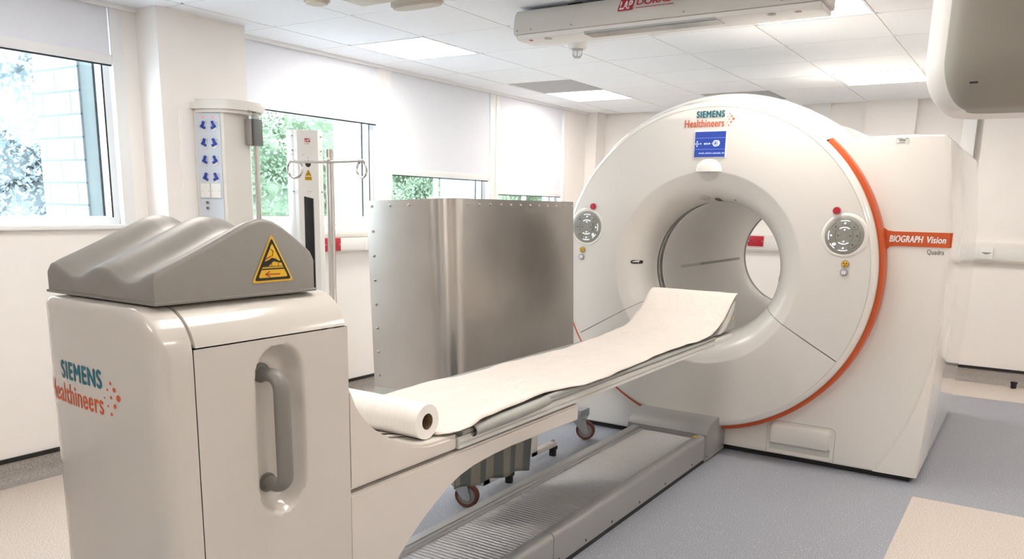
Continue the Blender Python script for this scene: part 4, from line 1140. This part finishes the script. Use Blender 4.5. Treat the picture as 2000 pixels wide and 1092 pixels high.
# ================================================================== BY THE WINDOWS
# drip stand
iv = thing('drip_stand', 'stainless steel drip pole with two ring hooks standing behind the cabinet', 'drip stand', (-2.40, 2.36, 0))
ix, iy = -2.405, 2.36
mb = MB()
for dx, dy in ((-0.006, 0), (0.007, 0.003)): mb.cyl((ix+dx, iy+dy, 0.08), (ix+dx, iy+dy, 1.625), 0.0095, n=18)
mb.cyl((ix, iy, 0.08), (ix, iy, 1.0), 0.018, n=20)
mb.build('pole', M['chrome'], iv)
for s in (-1, 1):
    mb = MB()
    x1 = ix+s*0.185
    mb.cyl((ix+s*0.008, iy-0.012, 1.576), (x1-s*0.005, iy-0.012, 1.578), 0.0055, n=14)
    pts = [(x1+s*0.033*math.sin(a), iy-0.012-0.012*math.cos(a/2), 1.548+0.033*math.cos(a)) for a in [2*PI*i/36-0.2 for i in range(36)]]
    mb.tube(pts, 0.0052, n=10, closed=True)
    mb.build('ring_hook', M['chrome'], iv, smooth=60)
mb = MB(); mb.cyl((ix+0.006, iy-0.022, 1.587), (ix+0.006, iy-0.005, 1.587), 0.006, n=12); mb.build('grub_screw', M['white'], iv)
for k in range(5):
    a = 2*PI*k/5+0.3; mb = MB()
    mb.tube([(ix, iy, 0.10), (ix+0.12*math.cos(a), iy+0.12*math.sin(a), 0.09), (ix+0.26*math.cos(a), iy+0.26*math.sin(a), 0.065)], 0.013, n=10)
    lg = mb.build('leg', M['chrome'], iv)
    c = Vector((ix+0.26*math.cos(a), iy+0.26*math.sin(a), 0.025)); nn = Vector((-math.sin(a), math.cos(a), 0))
    mb = MB(); mb.cyl(c-nn*0.009, c+nn*0.009, 0.025, n=18); mb.build('castor', M['rubber'], lg)

# laser column
lt_ = thing('laser_column', 'white floor-standing laser column with a dark slot in front of the window', 'laser', (-3.90, 3.62, 0))
lx, ly = -3.90, 3.62
def oct_(r0, k=1.0, n=40):
    pts = []
    for i in range(n):
        a = 2*PI*i/n; c, s = math.cos(a), math.sin(a)
        c = math.copysign(abs(c)**0.75, c); s = math.copysign(abs(s)**0.75, s)
        # turned so that one flat looks at the scanner bore
        ca, sa = math.cos(-0.60), math.sin(-0.60)
        pts.append((lx+r0*(c*ca-s*sa), ly+r0*(c*sa+s*ca)))
    return pts
LR = 0.106
mb = MB(); mb.prism(oct_(LR), 'z', 0.02, 1.848, 0.006); mb.build('column_body', M['white'], lt_, smooth=40)
mb = MB(); mb.prism(oct_(LR+0.02), 'z', 0.0, 0.022, 0.004); mb.build('foot_plate', M['zinc'], lt_)
# front plane of the column as seen from the bore
fd = Vector((math.cos(-0.60), math.sin(-0.60), 0)); fs = Vector((0.60 and -math.sin(-0.60), math.cos(-0.60), 0))
def cf(u, z, d=0.0):
    p = Vector((lx, ly, 0))+fd*(LR+0.0015+d)+fs*u; return (p.x, p.y, z)
def cfq(u0, u1, z0, z1, d, name, m, par):
    mb = MB(); mb.poly([cf(u0, z0, d), cf(u1, z0, d), cf(u1, z1, d), cf(u0, z1, d)]); return mb.build(name, m, par)
mb = MB()
F = []
for z0, z1 in ((0.05, 1.845),):
    pts = [(-0.062, z0), (0.062, z0), (0.062, z1), (-0.062, z1)]
    A = [mb.bm.verts.new(cf(u, z, 0.010)) for u, z in pts]; B = [mb.bm.verts.new(cf(u*1.25, z, -0.02)) for u, z in pts]
    mb.bm.faces.new(A); mb.bm.faces.new(B[::-1])
    for i in range(4): mb.bm.faces.new((A[i], B[i], B[(i+1) % 4], A[(i+1) % 4]))
fp = mb.build('front_plate', M['white'], lt_)
mb = MB(); mb.poly([cf(-0.034, 0.30, 0.0112), (cf(0.026, 0.30, 0.0112)), cf(0.026, 1.44, 0.0112), cf(-0.030, 1.452, 0.0112)]); sl = mb.build('laser_window', M['dark'], fp)
mb = MB(); mb.poly([cf(0.026, 0.30, 0.0112), cf(0.030, 0.30, 0.0112), cf(0.030, 1.44, 0.0112), cf(0.026, 1.44, 0.0112)]); mb.build('window_edge', M['label'], fp)
cfq(-0.018, 0.016, 1.775, 1.797, 0.0115, 'logo_plate', M['red'], fp)
mb = text_mesh('LAP', 0.020, lambda u, v: cf(-0.015+u, 1.779+v, 0.0122), bold=0.0006, shear=0.2, width=0.028); mb.build('logo_lettering', M['white'], fp)
mb = text_mesh('LASER', 0.009, lambda u, v: cf(-0.015+u, 1.763+v, 0.0118), width=0.026); mb.build('lettering', M['red'], fp)
mb = MB(); mb.poly([cf(0.0+0.017*math.cos(a), 1.646+0.019*math.sin(a), 0.0115) for a in [2*PI*i/24 for i in range(24)]]); mb.build('sensor_window', M['dark'], fp)
mb = MB(); mb.poly([cf(-0.021, 1.575, 0.0115), cf(0.021, 1.575, 0.0115), cf(0.0, 1.615, 0.0115)]); ws = mb.build('warning_sign', M['yellow'], fp)
mb = MB(); mb.poly([cf(-0.015, 1.5785, 0.0119), cf(0.015, 1.5785, 0.0119), cf(0.0, 1.607, 0.0119)]); mb.build('sign_field', M['black'], ws)
mb = MB(); mb.poly([cf(-0.011, 1.581, 0.0123), cf(0.011, 1.581, 0.0123), cf(0.0, 1.602, 0.0123)]); mb.build('sign_field', M['yellow'], ws)
mb = MB(); mb.poly([cf(0.004*math.cos(a), 1.588+0.004*math.sin(a), 0.0126) for a in [2*PI*i/10 for i in range(10)]]); mb.build('sign_symbol', M['black'], ws)
cfq(-0.021, 0.021, 1.548, 1.571, 0.0115, 'warning_label', M['yellow'], fp)
mb = MB()
for z in (1.565, 1.560, 1.555): mb.poly([cf(-0.017, z, 0.012), cf(0.017, z, 0.012), cf(0.017, z+0.0018, 0.012), cf(-0.017, z+0.0018, 0.012)])
mb.build('label_print', M['black'], ws)
cfq(-0.008, 0.016, 1.478, 1.482, 0.0115, 'print_mark', M['label'], fp)
for u, z in ((-0.03, 1.70), (0.0, 1.683), (0.0, 1.667)):
    mb = MB(); mb.poly([cf(u+0.003*math.cos(a), z+0.003*math.sin(a), 0.0116) for a in [2*PI*i/8 for i in range(8)]]); mb.build('screw', M['hub'], fp)
for u, z in ((-0.088, 1.81), (-0.088, 1.725), (-0.088, 1.48), (0.085, 1.81), (0.085, 1.725), (0.085, 1.48)):
    mb = MB(); p = Vector((lx, ly, z))+fd*(LR*0.80)+fs*u; mb.cyl(p, p+fd*0.02, 0.0045, n=10); mb.build('screw', M['hub'], lt_)
mb = MB(); mb.prism(oct_(LR+0.0012), 'z', 1.70, 1.7035); mb.build('seam', M['label'], lt_)

# medical gas supply column on the pier
ms = thing('medical_supply_unit', 'white wall column with a panel of blue gas switches on the pier', 'medical panel', (-3.93, 2.98, 0.9))
A_ = Vector((-3.984, 2.895, 0)); B_ = Vector((-3.822, 2.960, 0)); D_ = Vector((-3.815, 3.13, 0)); E_ = Vector((-3.984, 3.17, 0))
zlo, zhi = 0.9, 1.905
mb = MB(); mb.prism([(A_.x, A_.y), (B_.x-0.006, B_.y), (B_.x, B_.y+0.006), (D_.x, D_.y), (D_.x-0.02, D_.y+0.025), (E_.x, E_.y)], 'z', zlo, zhi, 0.002); mb.build('housing', M['cream'], ms)
# hood over the top
mb = MB()
hp = [(-3.984, 2.872), (-3.90, 2.895), (-3.82, 2.925), (-3.775, 2.96), (-3.755, 3.01), (-3.752, 3.10), (-3.765, 3.19), (-3.80, 3.235), (-3.984, 3.25)]
mb.prism(hp, 'z', 1.888, 1.958, 0.018); mb.build('hood', M['cream'], ms)
ud = (B_-A_).normalized(); nd = Vector((ud.y, -ud.x, 0)); W_ = (B_-A_).length
def pf(u, z, d=0.0):
    p = A_+ud*u+nd*d; return (p.x, p.y, z)
def pbox(u0, u1, z0, z1, d0, d1, name, m, par, rot=0.0):
    mb = MB(); c0, c1 = (u0+u1)/2, (z0+z1)/2
    pts = []
    for a, b in ((u0, z0), (u1, z0), (u1, z1), (u0, z1)):
        da, db = a-c0, b-c1
        pts.append((c0+da*math.cos(rot)-db*math.sin(rot), c1+da*math.sin(rot)+db*math.cos(rot)))
    Av = [mb.bm.verts.new(pf(u, z, d1)) for u, z in pts]; Bv = [mb.bm.verts.new(pf(u, z, d0)) for u, z in pts]
    mb.bm.faces.new(Av); mb.bm.faces.new(Bv[::-1])
    for i in range(4): mb.bm.faces.new((Av[i], Bv[i], Bv[(i+1) % 4], Av[(i+1) % 4]))
    return mb.build(name, m, par)
pn = pbox(0.012, W_-0.016, zlo+0.02, 1.884, 0, 0.003, 'switch_panel', M['panelblue'], ms)
UL, UR = 0.060, 0.122
for r in range(4):
    zc = 1.820-r*0.092
    for u, sgn in ((UL, -1), (UR, 1)):
        sw = pbox(u-0.014, u+0.014, zc-0.030, zc-0.006, 0.003, 0.006, 'gas_switch', M['white'], pn, rot=0.5*sgn*-1*-1)
        pbox(u-0.0055, u+0.0055, zc-0.012, zc+0.022, 0.006, 0.016, 'toggle', M['blue'], sw, rot=0.35*sgn)
        pbox(u-0.015, u+0.015, zc-0.016, zc-0.004, 0.006, 0.014, 'toggle_base', M['blue'], sw, rot=0.5*sgn)
        for du in (-0.017, 0.018): pbox(u+du-0.0015, u+du+0.0015, zc+0.012, zc+0.015, 0.003, 0.005, 'screw', M['hub'], sw)
for u in (UL-0.001, UR-0.002):
    mb = MB(); c = Vector(pf(u, 1.862, 0.003)); mb.cyl(c, c+nd*0.004, 0.0055, n=14); mb.build('status_lamp', mat('lamp_red', (0.7, 0.15, 0.12), 0.4, emit=(1.0, 0.25, 0.2), es=0.6), pn)
for u0 in (0.028, 0.092):
    bp_ = pbox(u0, u0+0.056, 1.430, 1.508, 0.003, 0.012, 'blank_plate', M['white'], pn)
    for uu in (u0+0.008, u0+0.048): pbox(uu-0.0015, uu+0.0015, 1.466, 1.469, 0.012, 0.0135, 'screw', M['hub'], bp_)
for zz in (1.404, 1.374):
    mb = MB(); c = Vector(pf(0.062, zz, 0.003)); mb.cyl(c, c+nd*0.010, 0.0085, n=16, bev=0.002); jb = mb.build('jack', M['hub'], pn)
    mb = MB(); mb.cyl(c+nd*0.0095, c+nd*0.0105, 0.0035, n=10); mb.build('jack_hole', M['gap'], jb)
mb = text_mesh('Dräger', 0.018, lambda u, v: (-3.7505-0.0, 3.075+u, 1.898+v), bold=0.0005, width=0.06); mb.build('lettering', M['text'], ms)
mb = MB(); mb.cyl((-3.778, 3.145, 0.6), (-3.778, 3.145, 1.80), 0.0155, n=24); ml = mb.build('rail_pole', M['chrome'], ms)
mb = MB(); mb.box(-3.80, -3.752, 3.115, 3.175, 1.722, 1.868, 0.004); cl = mb.build('pole_clamp', mat('clamp_grey', (0.19, 0.19, 0.19), 0.55), ml)
mb = MB(); mb.box(-3.802, -3.76, 3.088, 3.106, 1.725, 1.866, 0.003); mb.build('clamp_jaw', M['hub'], cl)
mb = MB(); mb.cyl((-3.778, 3.145, 1.86), (-3.778, 3.145, 1.89), 0.02, n=18); mb.build('pole_cap', M['label'], ml)
mb = MB(); mb.box(-3.9855, -3.980, 2.80, 2.89, 0.9, 1.905, 0.001)
tag(shift(mb.build('cover_plate', M['wall']), (-3.98, 2.85, 0.9)), 'flat painted cover plate left of the gas switch column on the pier', 'cover plate')

# trunking with sockets: window wall
tk = thing('cable_trunking', 'white cable trunking under the window sill, running behind the steel shield', 'trunking', (-4.12, 5.5, 1.08))
mb = MB(); mb.box(XL, XL+0.062, 3.27, 7.83, 1.082, 1.178, 0.003); mb.build('channel', M['cream'], tk)
mb = MB(); mb.box(XL+0.0615, XL+0.064, 3.27, 7.83, 1.092, 1.168, 0.001); mb.build('lid', M['white'], tk)
mb = MB(); mb.box(XL+0.062, XL+0.066, 4.36, 4.40, 1.084, 1.176, 0.001); mb.build('joint_cover', M['white'], tk)
mb = MB(); mb.prism([(XL, 1.18), (XL+0.062, 1.18), (XL+0.066, 1.20), (XL+0.062, 1.225), (XL+0.045, 1.245), (XL+0.03, 1.256), (XL, 1.256)], 'y', 3.27, 7.83)
tag(shift(mb.build('sill_cover', M['cream']), (XL, 5.5, 1.18)), 'rounded cream board under the window sill above the white trunking', 'sill board')
def sock_side(y0, y1, lab):
    t = thing('socket', lab, 'socket', (XL+0.064, (y0+y1)/2, 1.085), 'red power sockets')
    mb = MB(); mb.box(XL+0.0645, XL+0.075, y0, y1, 1.086, 1.176, 0.003); f = mb.build('socket_plate', M['red'], t)
    mb = MB(); x = XL+0.0753
    for yc in (y0+(y1-y0)*0.28, y0+(y1-y0)*0.75):
        mb.box(x-0.001, x+0.0003, yc-0.003, yc+0.003, 1.128, 1.137); mb.box(x-0.001, x+0.0003, yc-0.014, yc-0.005, 1.106, 1.111); mb.box(x-0.001, x+0.0003, yc+0.005, yc+0.014, 1.106, 1.111)
    mb.build('socket_holes', M['gap'], f)
    mb = MB()
    for yc in (y0+0.012, y1-0.012): mb.cyl((x-0.001, yc, 1.131), (x+0.002, yc, 1.131), 0.004, n=10)
    mb.build('screw', M['screw'], f)
sock_side(3.955, 4.112, 'red double power socket below the window, half hidden behind the drip pole')
# back wall
YW = YB-0.07
for xa, xb, yw, lab in ((-0.50, XR, YW, 'white cable trunking on the back wall at the right edge of the view'), (-4.04, -1.44, YB, 'white cable trunking on the back wall seen through the scanner bore')):
    tk2 = thing('cable_trunking', lab, 'trunking', ((xa+xb)/2, yw-0.03, 1.04))
    mb = MB(); mb.prism([(yw, 1.035), (yw-0.045, 1.035), (yw-0.060, 1.055), (yw-0.060, 1.165), (yw-0.045, 1.195), (yw, 1.198)], 'x', xa, xb, 0.002); mb.build('channel', M['cream'], tk2)
    mb = MB(); mb.box(xa+0.005, xb-0.005, yw-0.063, yw-0.059, 1.068, 1.154, 0.001); mb.build('lid', M['white'], tk2)
t = thing('socket', 'red double power socket on the back wall seen through the scanner bore', 'socket', (-2.31, YB-0.063, 1.07), 'red power sockets')
ysk = YB-0.0635
mb = MB(); mb.box(-2.397, -2.243, ysk-0.011, ysk, 1.082, 1.182, 0.003); f = mb.build('socket_plate', M['red'], t)
mb = MB()
for xc in (-2.36, -2.28):
    mb.box(xc-0.004, xc+0.004, ysk-0.0118, ysk-0.0108, 1.128, 1.138); mb.box(xc-0.016, xc-0.006, ysk-0.0118, ysk-0.0108, 1.105, 1.110); mb.box(xc+0.006, xc+0.016, ysk-0.0118, ysk-0.0108, 1.105, 1.110)
mb.build('socket_holes', M['gap'], f)
mb = MB()
for xc in (-2.387, -2.253): mb.cyl((xc, ysk-0.013, 1.132), (xc, ysk-0.01, 1.132), 0.005, n=10)
mb.build('screw', M['screw'], f)
t = thing('data_outlet', 'square white data outlet in the back wall trunking right of the scanner', 'outlet', (-0.35, YW-0.064, 1.07))
mb = MB(); mb.box(-0.402, -0.302, YW-0.074, YW-0.0635, 1.062, 1.162, 0.003); f = mb.build('outlet_plate', M['white'], t)
mb = MB(); mb.box(-0.385, -0.319, YW-0.0748, YW-0.0738, 1.112, 1.118); mb.box(-0.37, -0.334, YW-0.0748, YW-0.0738, 1.105, 1.11); mb.build('outlet_port', M['text'], f)
mb = MB(); mb.cyl((-0.018, 7.84, 0.0), (-0.018, 7.84, 0.04), 0.022, n=18, bev=0.004); mb.cyl((-0.018, 7.84, 0.04), (-0.018, 7.84, 0.055), 0.026, n=18)
tag(shift(mb.build('door_stop', M['rubber']), (-0.018, 7.84, 0)), 'small black rubber door stop on the floor near the back wall', 'door stop')

# ================================================================== OVERHEAD
cl_ = thing('ceiling_laser', 'long white laser housing hung from the ceiling in front of the scanner', 'laser', (-1.6, 3.65, CH))
LX0, LX1 = -2.352, -0.85
lp_ = [(3.60, 2.272), (3.60, 2.300), (3.603, 2.335), (3.612, 2.362), (3.628, 2.380), (3.65, 2.386), (3.80, 2.386), (3.80, 2.262), (3.62, 2.262), (3.603, 2.266)]
mb = MB(); mb.prism(lp_, 'x', LX0, LX1, 0.004); hl = mb.build('housing', M['laser'], cl_, smooth=30)
mb = MB(); mb.prism([(3.606, 2.263), (3.612, 2.245), (3.625, 2.240), (3.79, 2.240), (3.79, 2.263)], 'x', LX0+0.012, LX1-0.01, 0.003); ul = mb.build('underside', M['white'], cl_)
mb = MB(); mb.box(-1.96, -1.30, 3.625, 3.72, 2.2385, 2.2405); mb.build('laser_window', M['dark'], ul)
mb = MB(); mb.box(-1.955, -1.305, 3.610, 3.6235, 2.2405, 2.2480); mb.build('window_edge', M['zinc'], ul)
for x, r, m in ((-2.27, 0.010, 'red'), (-2.17, 0.020, 'screenwhite'), (-1.07, 0.018, 'hub'), (-0.96, 0.014, 'hub')):
    mb = MB(); mb.cyl((x, 3.64, 2.2375), (x, 3.64, 2.2415), r, n=20); mb.build('lens', M[m] if m != 'screenwhite' else M['label'], ul)
yl = lambda z: 3.5965+max(0, (z-2.33))*0.42
mb = MB()
mb.grid(lambda u, v: (-1.775+0.075*u+0.010*v, yl(2.316+0.056*v)+0.0012, 2.316+0.056*v), [0, 0.5, 1], [i/8 for i in range(9)])
lgp = mb.build('logo_plate', M['red'], hl)
mb = text_mesh('LAP', 0.052, lambda u, v: (-1.765+u, yl(2.323+v), 2.323+v), bold=0.002, shear=0.15, width=0.062); mb.build('logo_lettering', M['white'], lgp)
mb = text_mesh('DORADO', 0.040, lambda u, v: (-1.680+u, yl(2.334+v), 2.334+v), bold=0.0012, width=0.215); mb.build('lettering', M['red'], hl)
mb = MB(); mb.box(-1.683, -1.50, 3.5975, 3.6, 2.322, 2.324); mb.build('underline', M['red'], hl)
for x in (-2.33, -2.25, -2.02, -1.45, -1.02):
    mb = MB(); mb.cyl((x, 3.5985, 2.283), (x, 3.601, 2.283), 0.004, n=10); mb.build('screw', M['hub'], hl)
mb = MB()
for x in (-2.05, -1.2): mb.box(x-0.04, x+0.04, 3.68, 3.76, 2.385, CH, 0.002)
mb.build('ceiling_bracket', M['gap'], cl_)

sd = thing('alarm_beacon', 'small white ceiling beacon with a clear caged lens beside the laser housing', 'beacon', (-2.36, 4.30, CH))
bx_, by_ = -2.372, 4.31
mb = MB(); mb.cyl((bx_, by_, CH-0.085), (bx_, by_, CH), 0.052, n=32, bev=0.005); mb.build('base', M['white'], sd)
mb = MB(); mb.cyl((bx_, by_, CH-0.125), (bx_, by_, CH-0.085), 0.022, 0.028, n=24, bev=0.004); ln = mb.build('lens', M['clear'], sd)
mb = MB()
for k in range(6):
    a = 2*PI*k/6; mb.tube([(bx_+0.030*math.cos(a), by_+0.030*math.sin(a), CH-0.085), (bx_+0.029*math.cos(a), by_+0.029*math.sin(a), CH-0.118), (bx_+0.016*math.cos(a), by_+0.016*math.sin(a), CH-0.130)], 0.0022, n=6)
mb.cyl((bx_, by_, CH-0.133), (bx_, by_, CH-0.127), 0.018, n=16); mb.cyl((bx_, by_, CH-0.089), (bx_, by_, CH-0.083), 0.034, n=24)
mb.build('guard', M['label'], ln)

# ceiling mount at the top of the view
cm = thing('ceiling_mount', 'white ceiling mount with beige rounded corner covers at the top edge above the windows', 'ceiling mount', (-2.55, 2.75, CH))
mb = MB(); mb.box(-2.80, -2.42, 2.62, 2.98, 2.315, CH, 0.02, 4); mb.build('base_plate', M['white'], cm)
mb = MB(); mb.box(-2.72, -2.50, 2.72, 2.90, 2.295, 2.32, 0.008); mb.build('inner_ring', M['beige'], cm)
def lobe(cx, cy, rx, ry):
    mb = MB()
    pts = [(cx+rx*math.copysign(abs(math.cos(a))**0.7, math.cos(a)), cy+ry*math.copysign(abs(math.sin(a))**0.7, math.sin(a))) for a in [2*PI*i/28 for i in range(28)]]
    mb.prism(pts, 'z', 2.285, 2.33, 0.010); mb.build('corner_cover', M['beige'], cm, smooth=50)
lobe(-2.835, 2.73, 0.055, 0.05); lobe(-2.47, 2.985, 0.14, 0.05)

# large overhead hood at right
hd_ = thing('overhead_hood', 'large rounded grey housing on a ceiling arm at the upper right edge', 'hood', (0.02, 2.15, CH))
def rbox(x0, x1, y0, y1, z0, z1, rb, e=0.16):
    """box with rounded uprights and a rounded underside"""
    mb = MB(); cx, cy = (x0+x1)/2, (y0+y1)/2; hx, hy = (x1-x0)/2, (y1-y0)/2; n = 160
    lv = [(z0+0.11*(1-math.cos(PI/2*i/18)), 0.60+0.40*math.sin(PI/2*i/18)) for i in range(19)]+[(z1-0.05, 1.02-e*0.2), (z1-0.01, 0.97), (z1, 0.93)]
    rg = []
    for z, k in lv:
        row = []
        for i in range(n):
            a = 2*PI*i/n; c, s = math.cos(a), math.sin(a)
            c = math.copysign(abs(c)**0.42, c); s = math.copysign(abs(s)**0.42, s)
            ins = (1-k)
            row.append(mb.bm.verts.new((cx+c*(hx-ins*0.16), cy+s*(hy-ins*0.16), z)))
        rg.append(row)
    for A, B in zip(rg, rg[1:]):
        for i in range(n): mb.bm.faces.new((A[i], A[(i+1) % n], B[(i+1) % n], B[i]))
    mb.bm.faces.new(rg[0][::-1]); mb.bm.faces.new(rg[-1]); return mb
mb = rbox(-0.262, 0.22, 2.0, 2.34, 1.645, 2.12, 0.05); hb = mb.build('shell', M['white'], hd_, smooth=40)
mb = rbox(-0.222, 0.22, 1.975, 2.20, 1.643, 2.10, 0.05); fc = mb.build('front_shell', M['hood'], hd_, smooth=40)
mb = MB(); mb.box(-0.160, -0.145, 1.970, 1.979, 1.688, 1.6905); mb.build('latch_slot', M['gap'], fc)
mb = MB(); mb.cyl((0.02, 2.18, 2.11), (0.02, 2.18, CH), 0.06, n=32); mb.build('ceiling_arm', M['white'], hd_)
